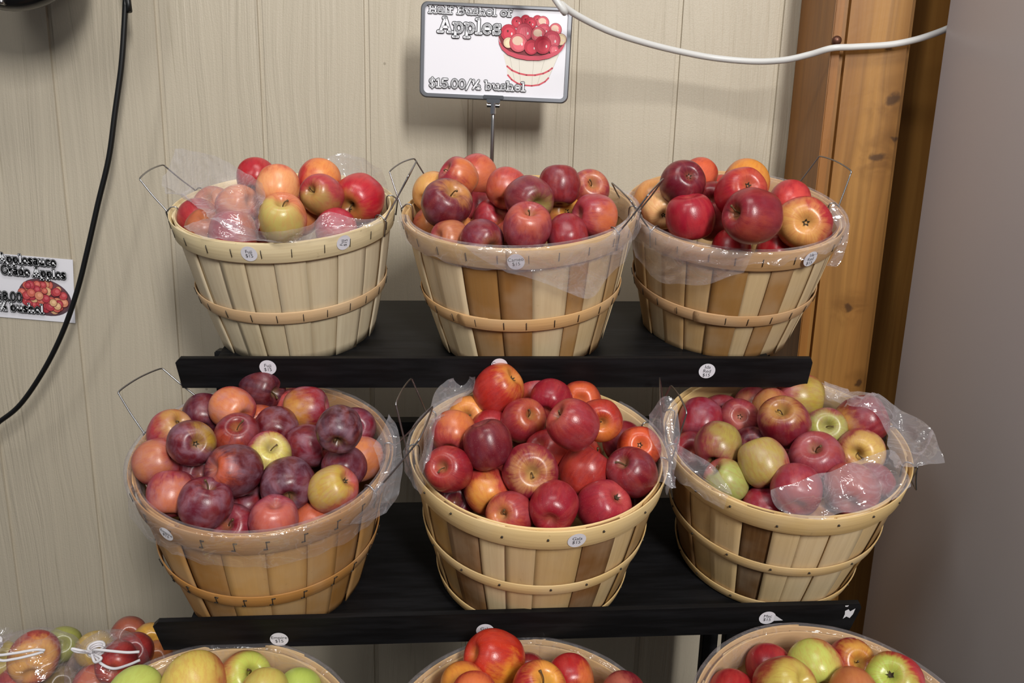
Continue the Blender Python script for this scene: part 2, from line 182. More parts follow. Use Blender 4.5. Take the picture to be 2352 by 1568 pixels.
 ('M3', '-', [0.4868, 1.0063, -0.4192], 0.0284, [0.28, 0.89, 0.36], '80242e', '944034', 0.8, [-0.03, -0.51, -0.86], 'maroon apple dim under film by the panel side, middle basket by the grey panel'),
 ('M3', '-', [0.2625, 1.0968, -0.4128], 0.0288, [0.22, 0.91, -0.34], '88202a', '9c3030', 0.9, [-0.01, -0.48, -0.88], 'red apple sliver under the glossy pink-red one, middle basket by the grey panel'),
 ('M3', '-', [0.4199, 0.9911, -0.4638], 0.0298, [0.36, 0.85, -0.4], '944a34', 'b07a48', 0.1, [-0.36, -0.85, 0.4], 'tan orange apple under film at the front rim, middle basket by the grey panel'),
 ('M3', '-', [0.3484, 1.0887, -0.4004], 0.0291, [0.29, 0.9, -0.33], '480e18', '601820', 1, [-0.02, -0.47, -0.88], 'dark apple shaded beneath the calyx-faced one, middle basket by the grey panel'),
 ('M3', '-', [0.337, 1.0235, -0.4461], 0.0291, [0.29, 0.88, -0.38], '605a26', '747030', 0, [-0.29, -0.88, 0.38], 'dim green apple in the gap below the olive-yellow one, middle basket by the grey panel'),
 ('B1', '-', [-0.4323, 0.8254, -0.6288], 0.0295, [0.06, 0.99, 0.13], 'a8a04c', 'b4c060', -0.4, [0.38, -0.73, 0.56], 'plain light green apple beside the rim, bottom basket of green apples'),
 ('B1', '-', [-0.3654, 0.8299, -0.6223], 0.0373, [-0.42, 0.85, 0.32], 'b84a3c', 'ccb458', 0.35, [-0.05, -0.29, 0.96], 'large yellow apple streaked with red, bottom basket of green apples'),
 ('B1', 's', [-0.3198, 0.869, -0.637], 0.0321, [0.62, -0.4, 0.67], 'b87448', 'b4bc54', 0.25, [0.8, -0.41, 0.44], 'peach and green apple with a creased shoulder, bottom basket of green apples'),
 ('B1', '-', [-0.2776, 0.8188, -0.6197], 0.0276, [-0.18, 0.95, 0.27], 'b47c44', 'bcac58', 0, [0.53, -0.53, 0.66], 'yellow-orange apple in front of the creased one, bottom basket of green apples'),
 ('B1', '-', [-0.2471, 0.8485, -0.6425], 0.028, [-0.05, 0.99, 0.09], '9cae48', 'acbc58', -0.3, [0.23, -0.78, 0.59], 'small bright green apple, outermost of them, bottom basket of green apples'),
 ('B2', '-', [-0.0115, 0.8748, -0.6067], 0.036, [0.81, 0.36, -0.47], 'b42c18', 'e09c34', 0.72, [0.57, -0.76, -0.31], 'very large orange-red apple rising over the lip sticker, bottom basket of orange-red apples'),
 ('B2', 's', [0.0415, 0.8112, -0.6017], 0.0321, [0.25, -0.44, 0.86], 'a01c20', 'dc9c3c', 0.72, [0.31, -0.29, 0.91], 'red apple with a yellow cleft at its stem, bottom basket of orange-red apples'),
 ('B2', '-', [0.0826, 0.8666, -0.6236], 0.0286, [-0.2, 0.96, 0.18], 'a41c1e', 'cc7034', 0.65, [0.77, -0.64, -0.01], 'smooth red apple with a yellow flank, bottom basket of orange-red apples'),
 ('B2', '-', [0.0299, 0.8955, -0.643], 0.0285, [0.03, 0.81, -0.58], '7c181c', '8c2a20', 0.9, [0.02, -0.69, -0.72], 'dark red apple sliver behind the very large one, bottom basket of orange-red apples'),
 ('B2', '-', [-0.046, 0.8273, -0.6108], 0.0275, [-0.35, 0.93, -0.13], 'b8482c', 'd88c38', 0.2, [-0.36, -0.76, 0.55], 'yellow-orange apple by the rim, bottom basket of orange-red apples'),
 ('B2', '-', [-0.0322, 0.7821, -0.5925], 0.0271, [0.08, 0.98, 0.18], 'b43c28', 'cc6a38', 0.4, [0.03, -0.8, 0.6], 'orange apple cut off below the very large one, bottom basket of orange-red apples'),
 ('B2', '-', [0.1442, 0.8349, -0.6243], 0.0273, [-0.25, 0.94, 0.22], '6c1222', 'a85a48', 0.85, [-0.5, -0.15, 0.85], 'dark maroon apple with a pale streak near the rim, bottom basket of orange-red apples'),
 ('B3', '-', [0.3306, 0.8853, -0.6166], 0.0287, [0.18, 0.96, 0.23], '8c1420', 'c04a2c', 0.8, [-0.12, -0.99, -0.04], 'dark red apple behind the yellow-brown one, bottom basket by the grey panel'),
 ('B3', '-', [0.378, 0.8629, -0.5984], 0.0329, [-0.02, 0.97, 0.26], 'b4583c', 'b4b858', 0.2, [-0.65, -0.63, 0.43], 'pale green apple with an orange-red flank, bottom basket by the grey panel'),
 ('B3', 's', [0.4301, 0.8831, -0.6038], 0.0284, [0.05, -0.82, 0.57], '901a20', 'cc9a40', 0.75, [0.1, -0.6, 0.79], 'red apple with a yellow cleft at its stem, bottom basket by the grey panel'),
 ('B3', '-', [0.3268, 0.8211, -0.5953], 0.033, [-0.47, 0.53, -0.7], '94382a', 'b8a44c', 0.35, [0.11, -0.9, 0.42], 'yellow apple browned red on one side, bottom basket by the grey panel'),
 ('B3', 'c', [0.4624, 0.8384, -0.5977], 0.0336, [0.49, 0.51, -0.71], 'a41c24', 'a8b850', 0.45, [-0.7, -0.52, 0.48], 'green apple with a red flank and a dark calyx, bottom basket by the grey panel'),
 ('B3', '-', [0.2719, 0.8374, -0.6207], 0.0281, [0.27, 0.94, 0.22], '96161e', 'a82c24', 0.95, [-0.01, -0.7, -0.71], 'bright red apple by the rim, bottom basket by the grey panel'),
 ('B3', '-', [0.4029, 0.8118, -0.5966], 0.0283, [0.23, 0.95, 0.22], '9c4a2c', 'b06a3c', 0.3, [-0.37, -0.75, 0.55], 'orange-brown apple in the middle, bottom basket by the grey panel'),
 ('Gp', '-', [-0.6997, 1.0572, -0.7485], 0.0352, [-0.34, 0.9, 0.26], 'a02a2c', 'dca458', 0.45, [0.38, -0.85, 0.36], 'large red and yellow apple in the tied bag at the picture edge'),
 ('Gp', '-', [-0.6972, 1.1235, -0.7724], 0.0284, [-0.46, 0.73, -0.5], '848a3c', '94964a', 0, [0.46, -0.73, 0.5], 'green apple behind the big one in the edge bag'),
 ('Gp', '-', [-0.738, 1.0645, -0.8051], 0.0285, [-0.41, 0.91, 0.05], '9c2430', 'c05c44', 0.6, [0.72, -0.55, 0.42], 'red apple low in the tied bag at the picture edge'),
 ('Gp', '-', [-0.7755, 1.0912, -0.7785], 0.0285, [-0.5, 0.7, -0.5], 'a89044', 'b8a458', 0, [0.5, -0.7, 0.5], 'yellow apple cut by the picture edge'),
 ('Gp', '-', [-0.681, 1.083, -0.8136], 0.0285, [-0.45, 0.71, -0.54], '54401f', '7a6430', 0.2, [0.62, -0.62, 0.48], 'brown russeted apple in the edge bag'),
 ('Gq', '-', [-0.6328, 1.1018, -0.7641], 0.0286, [-0.43, 0.74, -0.52], 'b09038', 'bc9c44', 0, [0.43, -0.74, 0.52], 'yellow apple below the bow of the string tie'),
 ('Gq', '-', [-0.5681, 1.0404, -0.7414], 0.0289, [-0.22, 0.97, -0.11], '9c2a2c', 'b44c34', 0.7, [0.34, -0.94, -0.07], 'red apple at the front of the string-tied bag'),
 ('Gq', '-', [-0.5672, 1.091, -0.7579], 0.0283, [-0.39, 0.76, -0.52], '902828', 'a84434', 0.7, [0.08, -0.66, -0.75], 'small red apple under the string knot'),
 ('Gq', '-', [-0.6187, 1.0623, -0.7966], 0.0284, [-0.36, 0.93, 0.03], 'a43234', 'c06a48', 0.5, [0.42, -0.73, 0.54], 'rosy apple low in the string-tied bag'),
 ('Gw', '-', [-0.5806, 1.1725, -0.7951], 0.0296, [-0.38, 0.77, -0.52], 'b06430', 'cc9c40', 0.1, [0.38, -0.77, 0.52], 'orange-yellow apple beside the shelf lip end'),
 ('Gw', '-', [-0.6297, 1.1973, -0.8019], 0.03, [-0.4, 0.76, -0.51], '84342c', '985038', 0.4, [0.4, -0.76, 0.51], 'brownish red apple behind the string knot'),
 ('Gw', '-', [-0.5532, 1.1255, -0.7958], 0.0288, [-0.37, 0.76, -0.54], 'a8442c', 'c07440', 0.3, [0.37, -0.76, 0.54], 'orange-red apple under the shelf lip end'),
]
DEEP = [
 ('T1', [-0.432, 1.3324, -0.0876], 0.0297, 'b01c2c'),
 ('T1', [-0.3812, 1.2203, -0.1264], 0.0297, 'b8302a'),
 ('T1', [-0.2821, 1.3247, -0.117], 0.0297, 'a83a40'),
 ('T1', [-0.4056, 1.2749, -0.0966], 0.0297, 'bc4a44'),
 ('T2', [-0.0019, 1.1634, -0.1216], 0.0302, 'ac4a34'),
 ('T2', [0.1194, 1.2071, -0.1217], 0.0302, '6a1a2a'),
 ('T3', [0.3505, 1.405, -0.0578], 0.0300, 'b03228'),
 ('T3', [0.2603, 1.3642, -0.0951], 0.0300, '7c1824'),
 ('M1', [-0.2883, 1.0772, -0.4219], 0.0291, '4f1020'),
 ('M1', [-0.3575, 1.0279, -0.4375], 0.0291, '9c2e36'),
 ('M1', [-0.4098, 1.0649, -0.4317], 0.0291, 'a4482c'),
 ('M1', [-0.2332, 1.0251, -0.4651], 0.0291, '430c18'),
 ('M1', [-0.3948, 0.9606, -0.4753], 0.0291, 'ab5644'),
 ('M2', [0.1076, 1.0924, -0.4263], 0.0296, 'a82c1c'),
 ('M2', [-0.0253, 1.0063, -0.418], 0.0296, 'b0342a'),
 ('M2', [0.0324, 1.0971, -0.4017], 0.0296, '962030'),
 ('M2', [0.0401, 0.9575, -0.4559], 0.0296, '6c101c'),
 ('M2', [-0.0762, 1.0246, -0.3952], 0.0296, '560e20'),
 ('M3', [0.4363, 1.1348, -0.4262], 0.0294, '781826'),
 ('M3', [0.3147, 1.1282, -0.45], 0.0294, '9a4034'),
 ('M3', [0.4006, 1.0881, -0.4377], 0.0294, '9a4034'),
 ('M3', [0.444, 1.0452, -0.4546], 0.0294, '8c3434'),
 ('B1', [-0.3394, 0.8558, -0.6948], 0.0289, '9cae48'),
 ('B2', [-0.0052, 0.8666, -0.6933], 0.0280, 'b42c18'),
 ('B2', [0.0665, 0.8727, -0.6971], 0.0280, 'b8482c'),
 ('B2', [0.0434, 0.8421, -0.6527], 0.0280, 'a01c20'),
 ('B3', [0.334, 0.8634, -0.6794], 0.0281, '901a20'),
 ('B3', [0.434, 0.8017, -0.6403], 0.0281, 'b4583c'),
 ('B3', [0.3865, 0.8855, -0.6529], 0.0281, '94382a'),
]
BOARD_DROP = {'T': -0.0063, 'M': -0.0203, 'B': -0.1025}
LIPS = {'T': [[-0.4751, 1.1118, -0.3359], [0.4412, 1.1584, -0.3238]], 'M': [[-0.4357, 0.9016, -0.6198], [0.4644, 0.9609, -0.6045]], 'B': [[-0.3693, 0.6439, -0.799], [0.4523, 0.698, -0.785]]}
LIP_STICKERS = [('T', 0.1285, 0.0302, 0.0119, 'Fuji|$15'), ('T', 0.4583, 0.0329, 0.012, 'Cameo|$15'), ('T', 0.7624, 0.024, 0.0122, 'Ida|Red|$15'), ('M', 0.1512, 0.0133, 0.0114, 'Empire|$15'), ('M', 0.4113, 0.0187, 0.0115, 'Gala|$15'), ('M', 0.7789, 0.0276, 0.0111, 'Mac|$15')]
HOOP_STICKERS = [('T1', -92.5, 0.1956, 0.0115, 0, 'Fuji|$15'), ('T1', -47.4, 0.198, 0.0113, 75, 'Fuji|$15'), ('T2', -92.0, 0.1944, 0.0118, 5, 'Cameo|$15'), ('T3', -63.3, 0.1966, 0.0122, 0, 'Ida|Red|$15'), ('M1', -112.3, 0.2043, 0.0098, -20, 'Empire|$15'), ('M2', -75.3, 0.1942, 0.0114, -5, 'Gala|$15')]
FLAPS = {
 'T1a': ('T1', 9, 15, [[-0.5346, 1.2973, -0.0073], [-0.5269, 1.2943, -0.0078], [-0.5185, 1.2893, -0.0082], [-0.5085, 1.2816, -0.0088], [-0.4959, 1.2701, -0.0096], [-0.4809, 1.255, -0.0103], [-0.4652, 1.2389, -0.0114], [-0.4503, 1.2249, -0.0137], [-0.437, 1.2144, -0.0177], [-0.4245, 1.2061, -0.0228], [-0.4115, 1.1975, -0.0283], [-0.3971, 1.1854, -0.0336], [-0.3793, 1.1645, -0.0387], [-0.3575, 1.1305, -0.0433], [-0.3436, 1.1201, -0.0486], [-0.5378, 1.294, -0.0181], [-0.5297, 1.2911, -0.0185], [-0.5208, 1.2861, -0.0189], [-0.5105, 1.2786, -0.0195], [-0.4979, 1.2674, -0.0204], [-0.4832, 1.2529, -0.0216], [-0.4677, 1.2373, -0.0231], [-0.4529, 1.2233, -0.0255], [-0.4393, 1.212, -0.0289], [-0.4263, 1.2024, -0.033], [-0.4129, 1.1928, -0.0375], [-0.3983, 1.1813, -0.042], [-0.3803, 1.1617, -0.0464], [-0.3579, 1.1283, -0.0501], [-0.3438, 1.1194, -0.0548], [-0.541, 1.2905, -0.0288], [-0.5323, 1.2874, -0.0292], [-0.523, 1.2823, -0.0296], [-0.5123, 1.2749, -0.0301], [-0.4997, 1.2642, -0.0313], [-0.4853, 1.2504, -0.0329], [-0.4701, 1.2355, -0.0349], [-0.4553, 1.2213, -0.0373], [-0.4411, 1.2083, -0.0401], [-0.4268, 1.1952, -0.0432], [-0.4125, 1.1829, -0.0467], [-0.3981, 1.1731, -0.0504], [-0.3811, 1.1582, -0.0541], [-0.3595, 1.1295, -0.0572], [-0.3445, 1.1202, -0.0612], [-0.5444, 1.2868, -0.04], [-0.5353, 1.2833, -0.0405], [-0.5254, 1.2777, -0.0409], [-0.5145, 1.27, -0.0416], [-0.5016, 1.2595, -0.043], [-0.4872, 1.2461, -0.0449], [-0.4721, 1.2316, -0.0472], [-0.4569, 1.217, -0.0496], [-0.4416, 1.2008, -0.052], [-0.425, 1.1812, -0.0543], [-0.4087, 1.1633, -0.0567], [-0.3962, 1.1594, -0.06], [-0.382, 1.1543, -0.0635], [-0.3633, 1.1367, -0.0663], [-0.3449, 1.1182, -0.069], [-0.549, 1.2822, -0.0525], [-0.5395, 1.2782, -0.0534], [-0.5292, 1.2718, -0.054], [-0.5178, 1.2634, -0.0549], [-0.5044, 1.2523, -0.0564], [-0.4892, 1.2385, -0.0584], [-0.4737, 1.2244, -0.0607], [-0.458, 1.2092, -0.0629], [-0.4412, 1.1895, -0.0649], [-0.4213, 1.1601, -0.0663], [-0.4086, 1.1522, -0.069], [-0.3967, 1.1506, -0.0719], [-0.3824, 1.1465, -0.0746], [-0.3627, 1.1278, -0.0764], [-0.3373, 1.0888, -0.0766], [-0.5506, 1.2755, -0.0633], [-0.5411, 1.271, -0.0645], [-0.5306, 1.264, -0.0655], [-0.5188, 1.2548, -0.0666], [-0.5046, 1.242, -0.0683], [-0.4882, 1.2262, -0.0705], [-0.4727, 1.213, -0.0731], [-0.4569, 1.1985, -0.0755], [-0.4404, 1.1796, -0.0775], [-0.4223, 1.155, -0.0792], [-0.4082, 1.1428, -0.0814], [-0.3955, 1.1391, -0.0839], [-0.3813, 1.136, -0.0861], [-0.362, 1.1193, -0.0871], [-0.3373, 1.0834, -0.0865], [-0.5445, 1.2658, -0.0687], [-0.5354, 1.2613, -0.0702], [-0.5254, 1.2543, -0.0714], [-0.5137, 1.2442, -0.073], [-0.4987, 1.2286, -0.0752], [-0.4801, 1.2062, -0.078], [-0.4662, 1.1964, -0.0819], [-0.4509, 1.1823, -0.0852], [-0.4349, 1.1644, -0.0878], [-0.4173, 1.1409, -0.0897], [-0.4009, 1.1221, -0.0915], [-0.3892, 1.1201, -0.0942], [-0.3776, 1.1227, -0.0966], [-0.3606, 1.1113, -0.0976], [-0.3387, 1.0829, -0.097], [-0.5324, 1.2543, -0.0698], [-0.5243, 1.2502, -0.0716], [-0.5153, 1.2436, -0.073], [-0.5042, 1.2331, -0.075], [-0.4895, 1.2161, -0.0782], [-0.4731, 1.197, -0.0829], [-0.4565, 1.1781, -0.0881], [-0.4403, 1.1599, -0.0925], [-0.424, 1.1405, -0.0958], [-0.406, 1.1159, -0.098], [-0.3952, 1.1122, -0.1015], [-0.385, 1.1129, -0.1047], [-0.3741, 1.1143, -0.1073], [-0.3597, 1.1069, -0.1086], [-0.3422, 1.0888, -0.1088], [-0.521, 1.2454, -0.0705], [-0.5139, 1.2417, -0.0726], [-0.5058, 1.2353, -0.0743], [-0.4949, 1.2233, -0.0767], [-0.4788, 1.2005, -0.0806], [-0.4648, 1.185, -0.0873], [-0.4451, 1.1561, -0.0936], [-0.4318, 1.1436, -0.0999], [-0.4122, 1.1147, -0.1031], [-0.4011, 1.1091, -0.1076], [-0.3914, 1.1081, -0.1118], [-0.382, 1.1095, -0.1156], [-0.3717, 1.1097, -0.1182], [-0.3596, 1.1053, -0.1198], [-0.3464, 1.0969, -0.1211]]),
 'T1b': ('T1', 7, 10, [[-0.3211, 1.4, -0.0159], [-0.3127, 1.4044, -0.0122], [-0.3042, 1.4089, -0.0085], [-0.2949, 1.41, -0.0066], [-0.2848, 1.4074, -0.0076], [-0.274, 1.4015, -0.0105], [-0.2615, 1.39, -0.0144], [-0.2468, 1.3704, -0.0193], [-0.2307, 1.3452, -0.025], [-0.2151, 1.32, -0.0306], [-0.3182, 1.4, -0.0249], [-0.3101, 1.4044, -0.0219], [-0.302, 1.4089, -0.0187], [-0.2928, 1.41, -0.0175], [-0.2824, 1.4074, -0.019], [-0.2709, 1.4015, -0.0224], [-0.2581, 1.39, -0.0264], [-0.2432, 1.3704, -0.0308], [-0.2271, 1.3452, -0.0357], [-0.2115, 1.32, -0.0404], [-0.3153, 1.4, -0.034], [-0.3075, 1.4044, -0.0315], [-0.2998, 1.4089, -0.029], [-0.2907, 1.41, -0.0283], [-0.2799, 1.4074, -0.0305], [-0.2679, 1.4015, -0.0344], [-0.2546, 1.39, -0.0385], [-0.2395, 1.3704, -0.0424], [-0.2235, 1.3452, -0.0464], [-0.2079, 1.32, -0.0502], [-0.3122, 1.4, -0.0432], [-0.3047, 1.4044, -0.0413], [-0.2972, 1.4089, -0.0394], [-0.2881, 1.41, -0.0392], [-0.2771, 1.4074, -0.0417], [-0.2647, 1.4015, -0.0459], [-0.2511, 1.39, -0.0501], [-0.2361, 1.3704, -0.0537], [-0.2203, 1.3452, -0.0572], [-0.2049, 1.32, -0.0605], [-0.3088, 1.4, -0.0527], [-0.3014, 1.4044, -0.0514], [-0.2939, 1.4089, -0.05], [-0.2849, 1.41, -0.0501], [-0.2737, 1.4074, -0.0527], [-0.2611, 1.4015, -0.0567], [-0.2476, 1.39, -0.0608], [-0.2331, 1.3704, -0.0645], [-0.2179, 1.3452, -0.0682], [-0.2032, 1.32, -0.0717], [-0.3053, 1.4, -0.0624], [-0.2978, 1.4044, -0.0616], [-0.2903, 1.4089, -0.0607], [-0.2813, 1.41, -0.0611], [-0.27, 1.4074, -0.0634], [-0.2573, 1.4015, -0.067], [-0.244, 1.39, -0.0709], [-0.2302, 1.3704, -0.075], [-0.216, 1.3452, -0.0793], [-0.2021, 1.32, -0.0834], [-0.3017, 1.4, -0.0722], [-0.2942, 1.4044, -0.0718], [-0.2867, 1.4089, -0.0714], [-0.2776, 1.41, -0.072], [-0.2663, 1.4074, -0.0742], [-0.2535, 1.4015, -0.0773], [-0.2405, 1.39, -0.0811], [-0.2273, 1.3704, -0.0856], [-0.214, 1.3452, -0.0905], [-0.201, 1.32, -0.0952]]),
 'T1c': ('T1', 6, 19, [[-0.4649, 1.1396, -0.1138], [-0.4491, 1.1378, -0.1081], [-0.4308, 1.1294, -0.1019], [-0.4098, 1.1171, -0.0985], [-0.3895, 1.1131, -0.1014], [-0.3669, 1.1064, -0.1072], [-0.3415, 1.0886, -0.1096], [-0.3202, 1.0793, -0.109], [-0.3033, 1.0826, -0.1076], [-0.2899, 1.0939, -0.1053], [-0.2847, 1.1281, -0.1019], [-0.2763, 1.1453, -0.0951], [-0.2639, 1.1497, -0.09], [-0.2484, 1.1504, -0.0906], [-0.232, 1.1503, -0.0943], [-0.2179, 1.1501, -0.0968], [-0.2078, 1.1501, -0.0967], [-0.1999, 1.1502, -0.0955], [-0.192, 1.1503, -0.0944], [-0.4596, 1.1339, -0.1163], [-0.4429, 1.1312, -0.112], [-0.4239, 1.1219, -0.1071], [-0.4037, 1.1109, -0.1045], [-0.3864, 1.111, -0.1074], [-0.3672, 1.1082, -0.1123], [-0.3452, 1.0962, -0.1145], [-0.3224, 1.0814, -0.113], [-0.3049, 1.0836, -0.1116], [-0.2912, 1.0947, -0.1097], [-0.285, 1.1266, -0.1075], [-0.2758, 1.1427, -0.1023], [-0.263, 1.1468, -0.0979], [-0.2474, 1.1485, -0.0974], [-0.231, 1.1494, -0.099], [-0.2168, 1.1498, -0.0998], [-0.2068, 1.1499, -0.099], [-0.1992, 1.15, -0.0976], [-0.1915, 1.1502, -0.0962], [-0.4532, 1.1263, -0.1186], [-0.4359, 1.123, -0.1157], [-0.4161, 1.1126, -0.1121], [-0.3984, 1.1078, -0.1108], [-0.3831, 1.1099, -0.1134], [-0.3666, 1.1089, -0.1173], [-0.3469, 1.0996, -0.1189], [-0.3242, 1.0843, -0.1171], [-0.3062, 1.0856, -0.1156], [-0.2923, 1.0973, -0.1142], [-0.2846, 1.1246, -0.1129], [-0.2745, 1.1388, -0.1092], [-0.2614, 1.1432, -0.1055], [-0.2459, 1.1466, -0.104], [-0.2297, 1.1487, -0.1035], [-0.2156, 1.1496, -0.1028], [-0.2058, 1.1499, -0.1013], [-0.1984, 1.15, -0.0996], [-0.1911, 1.1501, -0.0979], [-0.4449, 1.1186, -0.1209], [-0.4272, 1.1157, -0.1193], [-0.4078, 1.1079, -0.1172], [-0.3913, 1.107, -0.1169], [-0.376, 1.1076, -0.1188], [-0.3603, 1.1063, -0.1215], [-0.3421, 1.0992, -0.1224], [-0.321, 1.087, -0.1207], [-0.3039, 1.0904, -0.1195], [-0.2909, 1.105, -0.1189], [-0.2804, 1.1223, -0.1174], [-0.2692, 1.1337, -0.1145], [-0.2565, 1.1398, -0.1115], [-0.242, 1.1446, -0.1092], [-0.2269, 1.1481, -0.1072], [-0.2138, 1.1496, -0.1052], [-0.2045, 1.1499, -0.1031], [-0.1974, 1.15, -0.1011], [-0.1904, 1.1502, -0.0991], [-0.4345, 1.1105, -0.1231], [-0.4163, 1.108, -0.1228], [-0.3977, 1.1043, -0.1223], [-0.3803, 1.1025, -0.1224], [-0.3642, 1.1016, -0.1234], [-0.3484, 1.1001, -0.1248], [-0.3315, 1.0962, -0.1251], [-0.3133, 1.0913, -0.124], [-0.2976, 1.0963, -0.1232], [-0.2838, 1.106, -0.1223], [-0.2716, 1.1169, -0.1207], [-0.2598, 1.1264, -0.1182], [-0.2478, 1.1341, -0.1155], [-0.2352, 1.141, -0.1127], [-0.2226, 1.1467, -0.1099], [-0.2113, 1.1493, -0.107], [-0.2027, 1.1499, -0.1044], [-0.196, 1.15, -0.1021], [-0.1894, 1.1502, -0.0998], [-0.424, 1.1024, -0.1254], [-0.4044, 1.0982, -0.126], [-0.3856, 1.096, -0.1267], [-0.3676, 1.0938, -0.1272], [-0.3507, 1.0917, -0.1275], [-0.3352, 1.0916, -0.1277], [-0.3197, 1.0917, -0.1276], [-0.304, 1.0929, -0.127], [-0.2888, 1.0961, -0.1262], [-0.275, 1.1025, -0.1252], [-0.2618, 1.109, -0.1235], [-0.2496, 1.1177, -0.1215], [-0.2382, 1.1265, -0.119], [-0.2276, 1.1355, -0.1159], [-0.2178, 1.1445, -0.1123], [-0.2086, 1.1486, -0.1087], [-0.2009, 1.1497, -0.1057], [-0.1946, 1.1499, -0.103], [-0.1883, 1.1502, -0.1004]]),
 'T2a': ('T2', 8, 17, [[-0.0705, 1.0725, -0.1209], [-0.0528, 1.0682, -0.1219], [-0.0353, 1.0636, -0.1231], [-0.018, 1.0596, -0.1241], [-0.0008, 1.0575, -0.1243], [0.0167, 1.0557, -0.1235], [0.0346, 1.058, -0.1223], [0.0519, 1.0604, -0.1206], [0.0681, 1.065, -0.1188], [0.0831, 1.0696, -0.1167], [0.0974, 1.0763, -0.1144], [0.1107, 1.0851, -0.1117], [0.1227, 1.0961, -0.1085], [0.1325, 1.1081, -0.1044], [0.1403, 1.1203, -0.0993], [0.1478, 1.1352, -0.0939], [0.1554, 1.1471, -0.0884], [-0.0618, 1.0673, -0.125], [-0.0451, 1.0612, -0.1259], [-0.0286, 1.0588, -0.1274], [-0.0122, 1.0565, -0.1285], [0.0041, 1.0564, -0.1291], [0.0207, 1.0565, -0.1287], [0.0376, 1.0587, -0.1278], [0.0542, 1.0631, -0.1266], [0.0697, 1.0676, -0.125], [0.0843, 1.0722, -0.1231], [0.0985, 1.0799, -0.121], [0.1117, 1.0877, -0.1184], [0.1235, 1.0967, -0.1151], [0.1331, 1.1039, -0.1105], [0.1406, 1.1093, -0.1048], [0.1488, 1.1249, -0.0997], [0.1571, 1.1381, -0.0943], [-0.0534, 1.0653, -0.1295], [-0.0377, 1.0622, -0.1308], [-0.0221, 1.0598, -0.1323], [-0.0066, 1.0589, -0.1336], [0.0089, 1.0592, -0.1343], [0.0246, 1.0593, -0.1341], [0.0406, 1.0615, -0.1334], [0.0563, 1.0659, -0.1324], [0.0712, 1.0703, -0.131], [0.0856, 1.0768, -0.1295], [0.0995, 1.0835, -0.1275], [0.1128, 1.0921, -0.1251], [0.1248, 1.1007, -0.1219], [0.1348, 1.1084, -0.1174], [0.1432, 1.1159, -0.1119], [0.1511, 1.1234, -0.106], [0.1596, 1.133, -0.1004], [-0.0451, 1.065, -0.1342], [-0.0302, 1.063, -0.1357], [-0.0154, 1.0606, -0.1373], [-0.0006, 1.0603, -0.1388], [0.0141, 1.0621, -0.1399], [0.0291, 1.064, -0.1403], [0.0443, 1.0661, -0.1402], [0.0594, 1.0703, -0.1397], [0.0737, 1.0747, -0.1386], [0.0876, 1.0812, -0.1371], [0.1012, 1.0894, -0.1353], [0.1141, 1.0966, -0.1326], [0.126, 1.1056, -0.1294], [0.1363, 1.1139, -0.125], [0.1453, 1.1223, -0.1196], [0.1538, 1.1309, -0.1138], [0.1625, 1.1383, -0.1079], [-0.0368, 1.0656, -0.139], [-0.0225, 1.0639, -0.1408], [-0.0083, 1.0634, -0.1428], [0.0059, 1.063, -0.1447], [0.0201, 1.0647, -0.1463], [0.0348, 1.0684, -0.1478], [0.0498, 1.0723, -0.149], [0.0644, 1.0762, -0.1496], [0.0784, 1.0824, -0.1494], [0.0915, 1.089, -0.1479], [0.104, 1.0957, -0.1454], [0.1157, 1.1027, -0.142], [0.1269, 1.1112, -0.1382], [0.1368, 1.119, -0.1336], [0.1459, 1.1279, -0.1282], [0.1547, 1.137, -0.1225], [0.1635, 1.1443, -0.1167], [-0.0284, 1.0665, -0.1439], [-0.0146, 1.0647, -0.1461], [-0.0009, 1.066, -0.1487], [0.013, 1.0671, -0.1512], [0.027, 1.0691, -0.1536], [0.0416, 1.0726, -0.1565], [0.0568, 1.0794, -0.1601], [0.0717, 1.0855, -0.1627], [0.0854, 1.0929, -0.1636], [0.0973, 1.0993, -0.1619], [0.108, 1.105, -0.1581], [0.1178, 1.1103, -0.1532], [0.1274, 1.1173, -0.1484], [0.1366, 1.1244, -0.1434], [0.1451, 1.1324, -0.1379], [0.1536, 1.1411, -0.1322], [0.1621, 1.1484, -0.1263], [-0.0201, 1.068, -0.1489], [-0.0066, 1.0675, -0.1517], [0.0068, 1.0687, -0.1547], [0.0204, 1.0702, -0.1579], [0.0342, 1.0735, -0.1614], [0.0491, 1.0796, -0.1664], [0.0648, 1.087, -0.1723], [0.08, 1.0949, -0.1773], [0.0934, 1.1027, -0.1794], [0.104, 1.109, -0.1773], [0.1125, 1.1137, -0.172], [0.12, 1.1177, -0.1653], [0.1277, 1.1228, -0.1591], [0.1357, 1.1287, -0.1536], [0.1436, 1.1358, -0.148], [0.1515, 1.1436, -0.1423], [0.1594, 1.1504, -0.1364], [-0.0117, 1.0687, -0.1538], [0.0014, 1.0689, -0.1572], [0.0145, 1.0703, -0.1606], [0.0278, 1.0728, -0.1645], [0.0414, 1.0772, -0.169], [0.0565, 1.0837, -0.1758], [0.0726, 1.0917, -0.184], [0.0881, 1.1004, -0.1912], [0.1011, 1.1086, -0.1946], [0.1103, 1.1148, -0.1921], [0.1166, 1.1191, -0.1854], [0.1219, 1.1222, -0.177], [0.1278, 1.126, -0.1696], [0.1347, 1.1309, -0.1635], [0.1419, 1.1374, -0.1578], [0.1494, 1.1447, -0.1521], [0.1567, 1.151, -0.1462]]),
